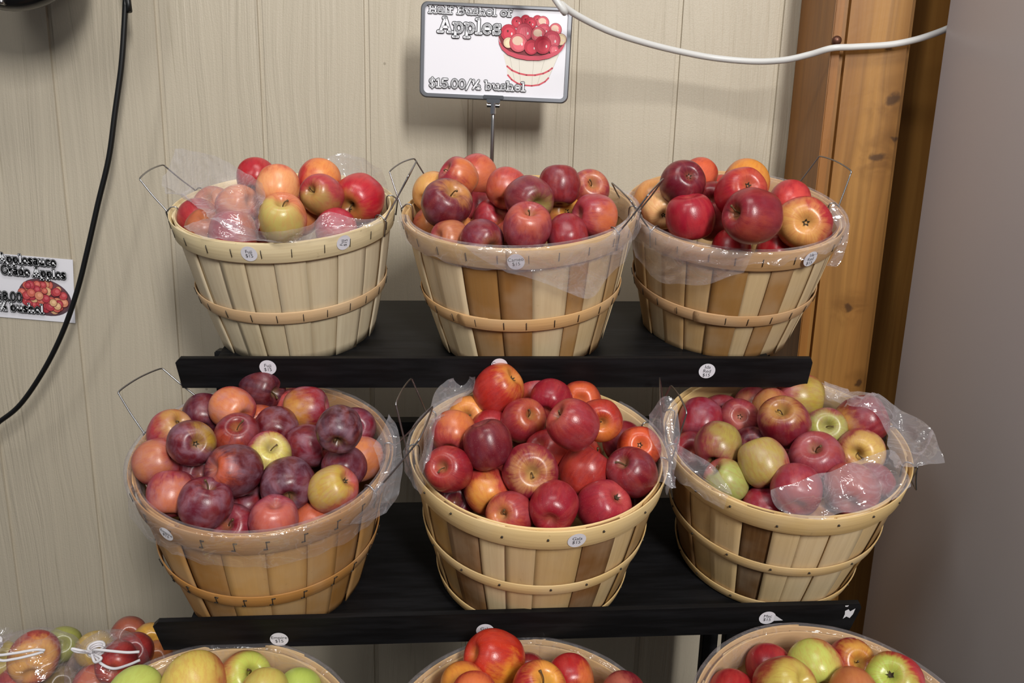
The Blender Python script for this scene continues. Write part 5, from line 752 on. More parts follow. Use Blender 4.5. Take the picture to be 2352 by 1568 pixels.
# ---------------------------------------------------------------- room
def build_room():
    bm = bmesh.new()
    grooves = [-1.482, -1.282, -1.081, -.887, -.682, -.487, -.2855, -.087, .1115, .307, .497]
    xs = [(-1.9, 0.0)]
    for g in grooves:
        xs += [(g - .0105, 0.0), (g - .0095, .0045), (g - .0012, .0050), (g, 0.0)]
    xs += [(.90, 0.0)]
    for (x0, d0), (x1, d1) in zip(xs, xs[1:]):
        f = bm.faces.new([bm.verts.new(v) for v in ((x0, 1.62 + d0, -1.5), (x1, 1.62 + d1, -1.5), (x1, 1.62 + d1, 1.6), (x0, 1.62 + d0, 1.6))])
    box(bm, (-.5, 1.66, .05), (2.8, .06, 3.1))
    bmesh.ops.recalc_face_normals(bm, faces=bm.faces)
    o = mesh('wall_back', bm, SIDING, smooth=False)
    tag(o, 'beige painted vertical siding behind the baskets', kind='structure')
    bm = bmesh.new()
    box(bm, (1.10, 1.18, .05), (.80, .46, 3.1), bev=.002)
    o = mesh('wall_right', bm, PANEL, smooth=False)
    tag(o, 'smooth grey panel closing off the display beside the timber post', kind='structure')
    # post: a thin board on its cable side and the main timber
    m = Matrix.Translation((.526, 1.44, .10))
    bm = bmesh.new()
    box(bm, (.0770, .09, -.05), (.120, .178, 3.1), bev=.009)
    o = mesh('trim_1', bm, POSTM, smooth=False)
    o.matrix_world = m
    tag(o, 'golden stained timber post with dark knots', kind='structure')
    bm = bmesh.new()
    box(bm, (.26, .13, -.05), (.246, .10, 3.1), bev=.003)
    o3 = mesh('trim_3', bm, POSTM, smooth=False)
    o3.matrix_world = m
    tag(o3, 'stained timber set back in shade between the post and the grey panel', kind='structure')
    bm = bmesh.new()
    box(bm, (.0080, .0895, -.05), (.0155, .179, 3.1), bev=.0015)
    o2 = mesh('trim_2', bm, STRIPM, smooth=False)
    o2.matrix_world = m
    tag(o2, 'narrow stained board along the edge of the timber post', kind='structure')
    bm = bmesh.new()
    lathe(bm, [(0, .007), (.004, .0066), (.0072, .0045), (.0082, .001), (.0082, 0), (.004, 0), (.004, -.02), (0, -.02)], 20)
    b = mesh('bolt', bm, BOLTM)
    b.matrix_world = Matrix.Translation((.5335, 1.4395, .197)) @ Matrix.Rotation(R(90), 4, 'X')
    tag(b, 'round brown bolt head in the narrow board of the post, just above the white cable', 'bolt')
    bm = bmesh.new()
    box(bm, (-.2, -1.6, -1.52), (7.0, 6.6, .04))
    tag(mesh('floor', bm, FLOORM, smooth=False), 'grey concrete floor below the display', kind='structure')


# ---------------------------------------------------------------- rack
def frame_of_lip(row):
    a, b = Vector(LIPS[row][0]), Vector(LIPS[row][1])
    d = (b - a).normalized()
    n = Vector((0, -math.tan(R(14.5)), 1)).normalized()
    n = (n - n.dot(d) * d).normalized()
    y = n.cross(d)
    return a, d, y, n, (b - a).length


def build_rack():
    root = empty('display_rack', Matrix.Translation((0, 1.2, -1.5)))
    inv = root.matrix_world.inverted()
    tag(root, 'black stepped display rack with sloping shelves holding the apple baskets', 'rack')
    info = {}
    for row, depth in (('T', .30), ('M', .30), ('B', .30)):
        a, d, y, n, L = frame_of_lip(row)
        M = inv @ Matrix((d, y, n)).transposed().to_4x4()
        M.translation = inv @ a
        info[row] = (a, d, y, n, L)
        ins = .025 if row == 'T' else .016
        bm = bmesh.new()
        box(bm, (L / 2, depth / 2 + .027, BOARD_DROP[row] - .0080), (L - 2 * ins, depth - .046, .016), bev=.0015)
        s = mesh('shelf_board', bm, BLACK, root, smooth=False)
        s.matrix_local = M
        # lip: thin upright strip with clipped top corners
        bm = bmesh.new()
        h = .0445 if row == 'T' else .0475
        c = .007
        if row == 'M': pts = [(.006, -.019), (L - .007, -.019), (L, h - c), (L - c * .5, h), (c, h), (0, h - c)]
        else: pts = [(.003, -.004), (L - .001, -.004), (L, h - c), (L - c * .5, h), (c, h), (0, h - c)]
        if row == 'M': pts = [(x, z + .018 if z < 0 else z) for x, z in pts]
        fr = [bm.verts.new((x, -.004, z)) for x, z in pts]
        bk = [bm.verts.new((x, .003, z)) for x, z in pts]
        bm.faces.new(fr)
        bm.faces.new(bk[::-1])
        for i in range(len(pts)):
            j = (i + 1) % len(pts)
            bm.faces.new((fr[j], fr[i], bk[i], bk[j]))
        bmesh.ops.recalc_face_normals(bm, faces=bm.faces)
        lip = mesh('shelf_lip', bm, BLACK, root, smooth=False)
        lip.matrix_local = M
        for (rw, u, v, rad, txt) in LIP_STICKERS:
            if rw != row: continue
            bm = sticker_bm(rad, txt, lambda px, py, pz: Vector((u + px, -.0042 - pz, v + py)), R(-2))
            if txt.startswith('Mac'):
                q = [(rad * .8, rad * .45), (rad * 1.75, -.001), (rad * .85, -rad * .5)]
                f = bm.faces.new([bm.verts.new((u + px, -.0049 - (.004 if px > rad else 0), v + py)) for px, py in q])
                lay = bm.loops.layers.float_color['ink']
                for l in f.loops: l[lay] = (.66, .66, .70, 1)
            st = mesh('price_sticker', bm, INK, lip, smooth=False)
            tag(st, 'round white price sticker')
        if row == 'M':
            for pts in ([(.881, .036), (.885, .039), (.888, .035), (.894, .040), (.893, .030), (.890, .023), (.885, .026), (.881, .022), (.882, .030)], [(.879, .0455), (.884, .0460), (.883, .0435), (.880, .0435)]):
                bm = bmesh.new()
                bm.faces.new([bm.verts.new((x, -.0046, z)) for x, z in pts])
                bmesh.ops.recalc_face_normals(bm, faces=bm.faces)
                tag(mesh('sticker_scrap', bm, PAPER, lip, smooth=False), 'torn white remnant of a sticker')
    # frame
    def beam(name, p, q, s):
        p, q = inv @ Vector(p), inv @ Vector(q)
        bm = bmesh.new()
        dv = q - p
        M = dv.to_track_quat('Z', 'Y').to_matrix().to_4x4()
        M.translation = (p + q) / 2
        box(bm, (0, 0, 0), (s, s * .8, dv.length), M, bev=.002)
        mesh(name, bm, BLACK, root, smooth=False)
    DRP = {id(info[k]): BOARD_DROP[k] for k in info}
    aT, dT, yT, nT, L = info['T']
    aM, dM, yM, nM, _ = info['M']
    aB, dB, yB, nB, _ = info['B']
    at = lambda i, x, y: i[0] + i[1] * x + i[2] * y + i[3] * (DRP[id(i)] - .018)
    for x in (.020, L - .020):
        for i, y in (('T', .150), ('T', .275)):
            p = at(info[i], x, y)
            beam('post', p, (p.x, p.y, -1.5), .030)
    for x in (.045, .872):
        p = at(info['M'], x, .14)
        beam('post', p, (p.x, p.y, -1.5), .030)
        p = at(info['B'], x, .05)
        beam('post', p, (p.x, p.y, -1.5), .030)
    for z in (-.495, -.90):
        p, q = at(info['T'], .02, .275), at(info['T'], L - .02, .275)
        beam('crossbar', (p.x, p.y - .004, z), (q.x, q.y - .004, z + .012), .034)


# ---------------------------------------------------------------- baskets
H = .21
PALETTE = {
 'pale': ['dacfb2', 'dfd5bb', 'd4c8a9', 'e2d9c1', 'd0c4a4'],
 'mixed': ['d0b98e', 'd8c6a0', 'bf9f6e', 'd4c09a', 'ae8e60', 'dccca8'],
 'brown': ['b48950', 'a87c42', 'bf9558', '9c7038', 'b8905a'],
 'nailed': ['ceb586', 'd4be92', 'c8ae80', 'd9c59c', 'c2a674'],
}
SPEC = {
 'T1': ('pale', 'ddd0a8', 'd2b48c', False, 24, {}, 'pale whitish half-bushel basket on the top shelf beside the hanging black cable'),
 'T2': ('mixed', 'c9a974', 'cfa874', False, 24, {-113: '9c7440', -100: '8f6636', -62: 'a87f49'}, 'two-tone slatted basket on the top shelf below the price sign'),
 'T3': ('mixed', 'c29c6c', 'c49c6e', False, 24, {-98: '9f7742', -72: 'a27843'}, 'slatted basket on the top shelf in front of the timber post'),
 'M1': ('brown', 'a57a44', 'a9793f', False, 20, {}, 'honey-brown basket on the middle shelf heaped with purple apples'),
 'M2': ('nailed', 'dac18c', 'd6bb84', True, 22, {-122: '6f4c26', -64: '77522a', -140: 'a9874f', -27: '9d7c48'}, 'blond basket with dark slats at the centre of the middle shelf'),
 'M3': ('nailed', 'd0b57e', 'ccb07a', True, 22, {-117: '5e4122', -165: '805c30', -42: '8f6e3c'}, 'basket on the middle shelf beside the grey panel, film bunched at its rim'),
 'B1': ('nailed', 'c6a974', 'c0a068', True, 22, {}, 'bottom basket of mostly green apples, cut off by the picture edge'),
 'B2': ('nailed', 'bd9c66', 'b8975f', False, 22, {}, 'bottom basket of orange-red apples, cut off below the centre basket'),
 'B3': ('nailed', 'bb9a68', 'b8975f', False, 22, {}, 'bottom basket of green and red apples beside the grey panel'),
}
# handles: (azimuth, half spread deg, reach, rise angle, side lean)
HANDLES = {
 'T1': [(176, 17, .062, 52, .010), (-2, 17, .075, 62, .020)],
 'T2': [(158, 17, .060, 66, .0), (-24, 17, .068, 58, .004)],
 'T3': [(196, 17, .056, 58, -.016), (22, 17, .060, 68, .0)],
 'M1': [(156, 17, .070, 40, .0), (-6, 17, .090, 56, .025)],
 'M2': [(170, 15, .066, 74, .0), (8, 15, .076, 78, .0)],
 'M3': [(172, 15, .070, 80, .0), (-8, 15, .045, -72, .0)],
 'B1': [(178, 16, .06, 30, 0), (0, 16, .06, 30, 0)],
 'B2': [(178, 16, .06, 30, 0), (0, 16, .06, 30, 0)],
 'B3': [(178, 16, .06, 30, 0), (0, 16, .06, 30, 0)],
}
BROOT = {}


def brad(Rt, z):
    """outer radius of the slats at height z above the basket bottom"""
    u = z / H
    return Rt * (.765 + .235 * u + .022 * math.sin(math.pi * u)) - .004


def set_wood(bm, fs, tint, rnd, along):
    lt = bm.loops.layers.float_color['tint']
    lg = bm.loops.layers.float_vector['gdir']
    for f in fs:
        for l in f.loops:
            c = l.vert.co
            th = math.atan2(c.y, c.x)
            if th > math.pi * .5 + .3: th -= 2 * math.pi
            l[lt] = (*tint, rnd)
            s = th * .17
            l[lg] = (s * 150 + rnd * 90, c.z * 7, rnd * 31) if along == 'z' else (s * 9, c.z * 260 + rnd * 90, rnd * 31)


def wood_bm():
    bm = bmesh.new()
    bm.loops.layers.float_color.new('tint')
    bm.loops.layers.float_vector.new('gdir')
    return bm


def band(bm, r_at, z0, z1, th, a0, a1, tint, rnd, n=96):
    """bent strip: r_at(z, k) outer radius; th thickness"""
    rows = []
    zs = [z0, z0 + .0012, z1 - .0012, z1]
    for i in range(n + 1):
        a = a0 + (a1 - a0) * i / n
        c, s = math.cos(a), math.sin(a)
        o = []
        for j, z in enumerate(zs):
            r = r_at(z, i / n) - (.0008 if j in (0, 3) else 0)
            o.append(bm.verts.new((r * c, r * s, z)))
        for j, z in enumerate(reversed(zs)):
            r = r_at(z, i / n) - th + (.0006 if j in (0, 3) else 0)
            o.append(bm.verts.new((r * c, r * s, z)))
        rows.append(o)
    fs = []
    for a, b in zip(rows, rows[1:]):
        for k in range(8):
            fs.append(bm.faces.new((a[k], b[k], b[(k + 1) % 8], a[(k + 1) % 8])))
    fs.append(bm.faces.new(rows[0]))
    fs.append(bm.faces.new(rows[-1][::-1]))
    set_wood(bm, fs, tint, rnd, 'a')
    return fs


def build_basket(key):
    c, n, Rt = Vector(BASKETS[key][0]), Vector(BASKETS[key][1]).normalized(), BASKETS[key][2]
    pal, rimc, hoopc, nailed, N, dark, label = SPEC[key]
    x = Vector((0, 1, 0)).cross(n).normalized()
    y = n.cross(x)
    M = Matrix((x, y, n)).transposed().to_4x4()
    M.translation = c - n * H
    root = empty('bushel_basket', M)
    tag(root, label, 'basket', 'apple baskets on the display rack')
    BROOT[key] = (root, Rt, M)
    rg = random.Random(sum(map(ord, key)))
    # slats
    bm = wood_bm()
    wts = [rg.uniform(.75, 1.3) for _ in range(N)]
    tot = sum(wts)
    a = R(-180) + rg.uniform(0, .3)
    prev = None
    for k in range(N):
        da = 2 * math.pi * wts[k] / tot
        am = math.degrees(a + da / 2)
        am = (am + 180) % 360 - 180
        tint = lin(rg.choice(PALETTE[pal]))
        for dk, hx in dark.items():
            if abs((am - dk + 180) % 360 - 180) < 7.5: tint = lin(hx)
        over = -.0016 if k % 2 else 0.0
        tilt = rg.uniform(-.012, .012)
        gap = rg.uniform(-.010, .004) if k % 2 == 0 else .012
        rows = []
        nz, na = 12, 5
        bot = -rg.uniform(0, .0025)
        for i in range(nz + 1):
            z = bot + (H - .003 - bot) * i / nz
            row = []
            for side in (0, 1):
                for j in range(na + 1):
                    u = j / na
                    ang = a - gap + (da + 2 * gap) * u + tilt * (i / nz - .5)
                    if side: ang = a - gap + (da + 2 * gap) * (1 - u) + tilt * (i / nz - .5)
                    uu = u if not side else 1 - u
                    r = brad(Rt, max(z, 0)) + over - side * .0018 - .0009 * (2 * uu - 1) ** 2 * (1 if k % 2 else -.4)
                    row.append(bm.verts.new((r * math.cos(ang), r * math.sin(ang), z)))
            rows.append(row)
        fs = []
        m = 2 * (na + 1)
        for p, q in zip(rows, rows[1:]):
            for j in range(m):
                fs.append(bm.faces.new((p[j], p[(j + 1) % m], q[(j + 1) % m], q[j])))
        fs.append(bm.faces.new(rows[0][::-1]))
        fs.append(bm.faces.new(rows[-1]))
        set_wood(bm, fs, tint, rg.random(), 'z')
        a += da
    bmesh.ops.recalc_face_normals(bm, faces=bm.faces)
    mesh('slatted_body', bm, WOOD, root)
    # floor board
    bm = wood_bm()
    lathe(bm, [(0, .010), (brad(Rt, .01) - .005, .010), (brad(Rt, .004) - .005, .004), (0, .004)], 40)
    set_wood(bm, list(bm.faces), lin('a88a58'), .4, 'a')
    mesh('base_board', bm, WOOD, root, smooth=False)
    # hoops with their staples or nails
    def hoop(name, zc, wdt, tintx, off, staples, seam):
        bm = wood_bm()
        slope = lambda z, k: brad(Rt, z) + off + .0022 * max(0, 1 - k * 12) + .0004
        a0 = R(seam)
        band(bm, slope, zc - wdt / 2, zc + wdt / 2, .0020, a0, a0 + 2 * math.pi + .30, lin(tintx), rg.random())
        bmesh.ops.recalc_face_normals(bm, faces=bm.faces)
        lt = bm.loops.layers.float_color['tint']
        if staples:
            cnt = 25 if not nailed else 17
            for k in range(cnt):
                an = 2 * math.pi * (k + rg.uniform(-.12, .12)) / cnt
                rr = brad(Rt, zc) + off + .0017
                if not nailed:
                    tl = rg.uniform(-.10, .10)
                    sl = (brad(Rt, zc + .007) - brad(Rt, zc - .007)) / 2
                    P = []
                    for sg in (-1, 1):
                        aa = an + sg * tl * .012
                        r2 = rr + sg * sl
                        P.append(Vector((r2 * math.cos(aa), r2 * math.sin(aa), zc + sg * .0062)))
                    tube(bm, P, .00055, 6, 1)
                    if key == 'M1':
                        for sg in (-1, 1):
                            q = P[0] if sg < 0 else P[1]
                            tg = Vector((-math.sin(an), math.cos(an), 0)) * .0040
                            tube(bm, [q - tg * (.2 if sg > 0 else 1), q + tg * (1 if sg > 0 else .2)], .0007, 6, 1)
                else:
                    zz = zc + rg.uniform(-.15, .2) * wdt
                    r2 = brad(Rt, zz) + off + .0010
                    q = Vector((r2 * math.cos(an), r2 * math.sin(an), zz))
                    nn = Vector((math.cos(an), math.sin(an), -.2)) * .0009
                    tube(bm, [q - nn, q + nn], .0014, 8, 1)
        return mesh(name, bm, [WOOD, STAPLE], root)
    rim = hoop('rim_hoop', H - .015, .031, rimc, .0045, True, rg.uniform(60, 120) if key != 'T2' else -96)
    # inner rim strip
    bm = wood_bm()
    band(bm, lambda z, k: brad(Rt, z) - .0022, H - .034, H - .001, .0024, R(75), R(75) + 2 * math.pi + .2, lin(rimc), rg.random())
    bmesh.ops.recalc_face_normals(bm, faces=bm.faces)
    mesh('inner_rim_strip', bm, WOOD, root)
    hoop('middle_hoop', .086 if not nailed else .102, .021 if not nailed else .018, hoopc, .0032, True, -118 if key == 'T3' else (-125 if key == 'T2' else rg.uniform(40, 140)))
    if nailed:
        hoop('bottom_hoop', .0165, .017, hoopc, .0034, True, rg.uniform(40, 140))
    # wire bail handles
    for (az, hs, reach, rise, lean) in HANDLES[key]:
        a = R(az)
        rad = Vector((math.cos(a), math.sin(a), 0))
        tan = Vector((-math.sin(a), math.cos(a), 0))
        up = Vector((0, 0, 1))
        dirn = rad * math.cos(R(rise)) + up * math.sin(R(rise)) + tan * lean * 6
        P = []
        for sg in (-1, 1):
            aa = a + sg * R(hs)
            e = Vector((math.cos(aa), math.sin(aa), 0))
            base = e * (brad(Rt, H) + .0075) + up * (H - .004)
            low = e * (brad(Rt, H - .026) + .0085) + up * (H - .028)
            inn = e * (brad(Rt, H) - .008) + up * (H + .0015)
            top = base + dirn * reach - tan * sg * (brad(Rt, H) * math.sin(R(hs)) * .22)
            leg = [low, base + e * .0015, base + up * .004 + e * .001, base.lerp(top, .5), top - dirn * .006]
            P.append((leg, top, inn, base))
        l0, t0, i0, b0 = P[0]
        l1, t1, i1, b1 = P[1]
        bar = [t0 + (t1 - t0) * .06, t0.lerp(t1, .5) + dirn * .003, t1 + (t0 - t1) * .06]
        pts = catmull(l0, 5)[:-1] + catmull([l0[-1]] + bar + [l1[-1]], 5)[:-1] + catmull(l1[::-1], 5)
        bm = bmesh.new()
        tube(bm, pts, .0012, 8)
        for i_, b_ in ((i0, b0), (i1, b1)):
            tube(bm, catmull([b_ + up * .003, b_.lerp(i_, .5) + up * .006, i_, i_ - up * .022], 5), .0011, 8)
        mesh('wire_handle', bm, STEEL, root)
    # price stickers on the rim
    for (bk, th, z, rad, rot, txt) in HOOP_STICKERS:
        if bk != key: continue
        def warp(px, py, pz):
            zz = z + py
            r = brad(Rt, min(zz, H)) + .0055 + pz + {'T2': .0050, 'M1': .0080, 'T3': .0050}.get(key, 0)
            an = R(th) + px / r
            return Vector((r * math.cos(an), r * math.sin(an), zz))
        st = mesh('price_sticker', sticker_bm(rad, txt, warp, R(rot), 3e-4), INK, rim, smooth=False)
        tag(st, 'round white price sticker')


# ---------------------------------------------------------------- apples
def apple_meshes():
    prof = [(0, .52), (.06, .535), (.13, .62), (.22, .745), (.34, .845), (.50, .875), (.68, .80), (.84, .62), (.95, .36), (1.0, .07), (.985, -.22), (.91, -.52), (.78, -.74), (.60, -.875), (.43, -.915), (.29, -.87), (.17, -.79), (.08, -.735), (0, -.72)]
    dense = catmull([Vector((a, b, 0)) for a, b in prof], 3)
    out = []
    for v in range(7):
        rg = random.Random(100 + v)
        bm = bmesh.new()
        lathe(bm, [(max(p.x, 0) if 0 < i < len(dense) - 1 else 0, p.y) for i, p in enumerate(dense)], 40)
        ph, lob = rg.uniform(0, 6), rg.uniform(.012, .030)
        sq, shx = rg.uniform(.92, 1.04), rg.uniform(-.07, .07)
        tap = rg.uniform(-.02, .09)
        o = Vector((rg.uniform(0, 50), 7, 3))
        for q in bm.verts:
            p = q.co.copy()
            th = math.atan2(p.y, p.x)
            low = .5 - .5 * p.z
            k = 1 + lob * math.cos(5 * th + ph) * max(0, low) + .018 * math.cos(2 * th + ph * 2)
            k *= 1 + tap * (p.z * .6)
            k *= 1 + .035 * noise.noise(p * 1.3 + o)
            q.co = Vector((p.x * k + shx * p.z * .5, p.y * k, p.z * sq + .05 * p.x * shx * 8 * max(p.z, 0)))
        bmesh.ops.recalc_face_normals(bm, faces=bm.faces)
        me = D.meshes.new('apple')
        bm.to_mesh(me)
        bm.free()
        me.materials.append(APPLE)
        for f in me.polygons: f.use_smooth = True
        out.append(me)
    return out


def stem_meshes():
    out = []
    for k, (bx, by, L) in enumerate([(.10, .05, .95), (-.16, .08, 1.02), (.05, -.2, .90), (.25, .1, 1.0)]):
        bm = bmesh.new()
        P = catmull([(0, 0, .50), (bx * .25, by * .2, .70), (bx * .6, by * .6, .86), (bx * 1.3, by * 1.3, L)], 4)
        tube(bm, P, [.034 - .010 * math.sin(math.pi * i / (len(P) - 1)) + (.014 if i >= len(P) - 2 else 0) for i in range(len(P))], 8)
        me = D.meshes.new('stem')
        bm.to_mesh(me)
        bm.free()
        me.materials.append(STEMM)
        for f in me.polygons: f.use_smooth = True
        out.append(me)
    bm = bmesh.new()
    for k in range(5):
        a = 2 * math.pi * k / 5
        e, t = Vector((math.cos(a), math.sin(a), 0)), Vector((-math.sin(a), math.cos(a), 0))
        v = [Vector((0, 0, -.70)), e * .055 + t * .05 + Vector((0, 0, -.745)), e * .14 + Vector((0, 0, -.86 + .03 * (k % 2))), e * .055 - t * .05 + Vector((0, 0, -.745))]
        w2 = [p + Vector((0, 0, .02)) for p in v]
        a_ = [bm.verts.new(p) for p in v]
        b_ = [bm.verts.new(p) for p in w2]
        bm.faces.new(a_)
        bm.faces.new(b_[::-1])
        for i in range(4): bm.faces.new((a_[i], b_[i], b_[(i + 1) % 4], a_[(i + 1) % 4]))
    bmesh.ops.recalc_face_normals(bm, faces=bm.faces)
    cal = D.meshes.new('calyx')
    bm.to_mesh(cal)
    bm.free()
    cal.materials.append(SEPAL)
    return out, cal


GROUPNAME = {'T1': 'apples in the pale top basket', 'T2': 'apples in the top basket under the sign', 'T3': 'apples in the top basket by the post', 'M1': 'purple apples in the middle-shelf basket', 'M2': 'red apples in the centre basket', 'M3': 'apples in the middle basket by the panel', 'B1': 'green apples in the bottom basket', 'B2': 'orange-red apples in the bottom basket', 'B3': 'apples in the bottom basket by the panel', 'Gp': 'apples in the edge bag', 'Gq': 'apples in the string-tied bag', 'Gw': 'apples beside the shelf lip'}
BLOOM = {'T1': .06, 'T2': .16, 'T3': .04, 'M1': .34, 'M2': .10, 'M3': .20, 'B1': .03, 'B2': .05, 'B3': .03}
DOTS = {'T1': .12, 'T2': .42, 'T3': .15, 'M1': .06, 'M2': .50, 'M3': .12, 'B1': .06, 'B2': .30, 'B3': .10}


def build_apples():
    ms = apple_meshes()
    stems, cal = stem_meshes()
    protos = [D.objects.new('apple', m) for m in ms]
    sprotos = [D.objects.new('stem', m) for m in stems]
    cproto = D.objects.new('calyx', cal)
    for i, row in enumerate(list(APPLES) + list(DEEP)):
        deep = i >= len(APPLES)
        rg = random.Random(500 + i)
        if deep:
            key, pos, rad, skin = row
            mark, ax = '-', Vector((rg.gauss(0, 1), rg.gauss(0, 1), rg.gauss(0, 1))).normalized()
            gw = Vector((rg.gauss(0, 1), rg.gauss(0, 1), rg.gauss(0, 1))).normalized()
            ground, cover = skin, .9
        else:
            key, mark, pos, rad, ax, skin, ground, cover, gw, label = row
            ax, gw = Vector(ax).normalized(), Vector(gw).normalized()
        o = protos[rg.randrange(len(protos))].copy()
        q = ax.to_track_quat('Z', 'Y') @ Quaternion((0, 0, 1), rg.uniform(0, 6.28))
        s = rad * 1.0
        o.matrix_world = Matrix.LocRotScale(Vector(pos), q, Vector((s, s, s)))
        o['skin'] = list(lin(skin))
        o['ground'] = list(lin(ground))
        o['cover'] = float(cover)
        o['blush'] = list(q.inverted() @ gw)
        o['seed'] = rg.uniform(0, 60)
        o['bloom'] = BLOOM.get(key, .08) * rg.uniform(.5, 1.2)
        o['dots'] = DOTS.get(key, .1) * rg.uniform(.5, 1.2)
        o['hollow'] = .85 if mark == 's' else .35
        COL.objects.link(o)
        if deep:
            tag(o, 'shaded apple deep in the gaps of the ' + DEEPNAME[key], 'apple', 'deep apples, ' + DEEPNAME[key])
        else:
            tag(o, label, 'apple', GROUPNAME[key])
            if mark == 's':
                c = sprotos[rg.randrange(4)].copy()
                COL.objects.link(c)
                c.parent = o
            elif mark == 'c':
                c = cproto.copy()
                COL.objects.link(c)
                c.parent = o


DEEPNAME = {'T1': 'pale basket beside the black cable', 'T2': 'basket under the price sign', 'T3': 'top-shelf basket by the post', 'M1': 'basket of purple apples', 'M2': 'middle basket of red apples', 'M3': 'middle basket by the grey panel', 'B1': 'bottom basket of green apples', 'B2': 'bottom basket of orange-red apples', 'B3': 'bottom basket by the grey panel'}


# ---------------------------------------------------------------- plastic film
def crumple(p, k, seed):
    o = Vector((seed * 3.1, seed * 1.7, seed))
    w = Vector((noise.noise(p * 9 + o), noise.noise(p * 9 - o), noise.noise(p * 9 + o * 2))) * .02
    q = p + w
    t = seed * 1.3
    d1 = q.x * math.cos(t) + q.z * math.sin(t)
    d2 = q.x * math.cos(t + 1.1) - q.z * math.sin(t + 1.1)
    b = 1 - abs(noise.noise(Vector((d1 * 42, q.y * 14, d2 * 9)) + o)) * 2.6
    c = 1 - abs(noise.noise(Vector((d2 * 60, q.y * 18, d1 * 12)) - o)) * 2.6
    return k * (b * .75 + c * .35)


def film_patch(name, key, nv, nu, pts, parent, seed, amp=.0035, sub=4):
    P = [Vector(p) for p in pts]
    G = [P[i * nu:(i + 1) * nu] for i in range(nv)]
    rows = [catmull(r, sub) for r in G]
    cols = [catmull([rows[i][j] for i in range(nv)], sub) for j in range(len(rows[0]))]
    NU, NV = len(cols), len(cols[0])
    bm = bmesh.new()
    V = [[None] * NV for _ in range(NU)]
    for a in range(NU):
        for b in range(NV):
            p = cols[a][b]
            tu = cols[min(a + 1, NU - 1)][b] - cols[max(a - 1, 0)][b]
            tv = cols[a][min(b + 1, NV - 1)] - cols[a][max(b - 1, 0)]
            n = tu.cross(tv)
            n = n.normalized() if n.length > 1e-9 else Vector((0, -1, 0))
            if n.y > 0: n = -n
            e = .006 * noise.noise(p * 30 + Vector((seed, 0, 0)))
            edge = min(a, NU - 1 - a, b, NV - 1 - b)
            q = p + n * (crumple(p, amp, seed) + .0012)
            if edge < 2: q += (tu.normalized() if tu.length > 1e-9 else n) * e * .6 + (tv.normalized() if tv.length > 1e-9 else n) * e * .6
            V[a][b] = bm.verts.new(q)
    for a in range(NU - 1):
        for b in range(NV - 1):
            bm.faces.new((V[a][b], V[a + 1][b], V[a + 1][b + 1], V[a][b + 1]))
    bmesh.ops.recalc_face_normals(bm, faces=bm.faces)
    o = mesh(name, bm, FILM_FLAP)
    o.parent = parent
    o.matrix_parent_inverse = parent.matrix_world.inverted()
    return o


def film_ring(key, a0, a1, drop, parent, seed, inner=.03, flare=.004, n=150):
    """film folded over the rim between two azimuths (deg); drop(u) is how far it hangs outside"""
    root, Rt, M = BROOT[key]
    bm = bmesh.new()
    rows = []
    for i in range(n + 1):
        u = i / n
        a = R(a0 + (a1 - a0) * u)
        dr = drop(u)
        prof = []
        for j in range(5): prof.append((brad(Rt, H - inner * (1 - j / 4)) - .0065 - .002 * (1 - j / 4), H - inner * (1 - j / 4)))
        prof += [(brad(Rt, H) - .004, H + .003), (brad(Rt, H) + .003, H + .0042), (brad(Rt, H) + .0085, H + .0015)]
        for j in range(1, 9):
            v = j / 8
            prof.append((brad(Rt, H - dr * v) + .0075 + flare * v * v, H - dr * v))
        row = []
        for j, (r, z) in enumerate(prof):
            p = Vector((r * math.cos(a), r * math.sin(a), z))
            amp = .0007 if j < 8 else .0006 + .0022 * (j - 7) / 8
            d = max(crumple(p, amp, seed), -.0006)
            fold = .0016 * max(0, noise.noise(Vector((a * 9, seed, z * 12)))) * max(0, j - 7) / 8 * 3
            p += Vector((math.cos(a), math.sin(a), 0)) * (d + fold) * (1 if j > 5 else -.5)
            if j == len(prof) - 1: p.z += .006 * noise.noise(Vector((a * 6, seed, 1)))
            row.append(bm.verts.new(p))
        rows.append(row)
    for p, q in zip(rows, rows[1:]):
        for j in range(len(p) - 1):
            bm.faces.new((p[j], q[j], q[j + 1], p[j + 1]))
    bmesh.ops.recalc_face_normals(bm, faces=bm.faces)
    bm.transform(M)
    o = mesh('folded_edge', bm, FILM)
    o.parent = parent
    o.matrix_parent_inverse = parent.matrix_world.inverted()
    return o


LINER = {
 'T1': 'clear plastic liner standing up in tall flaps from the pale top basket',
 'T2': 'clear plastic liner folded out over the front of the basket under the sign',
 'T3': 'clear plastic liner bunched over the rim of the top basket by the post',
 'M1': 'clear plastic liner folded all round the rim of the purple apple basket',
 'M2': 'clear plastic liner poking up at both sides of the centre basket',
 'M3': 'clear plastic liner flaring out toward the grey panel from the middle basket',
 'B1': 'clear plastic liner edging the bottom basket of green apples',
 'B2': 'clear plastic liner edging the bottom basket of orange-red apples',
 'B3': 'clear plastic liner edging the bottom basket by the grey panel',
}


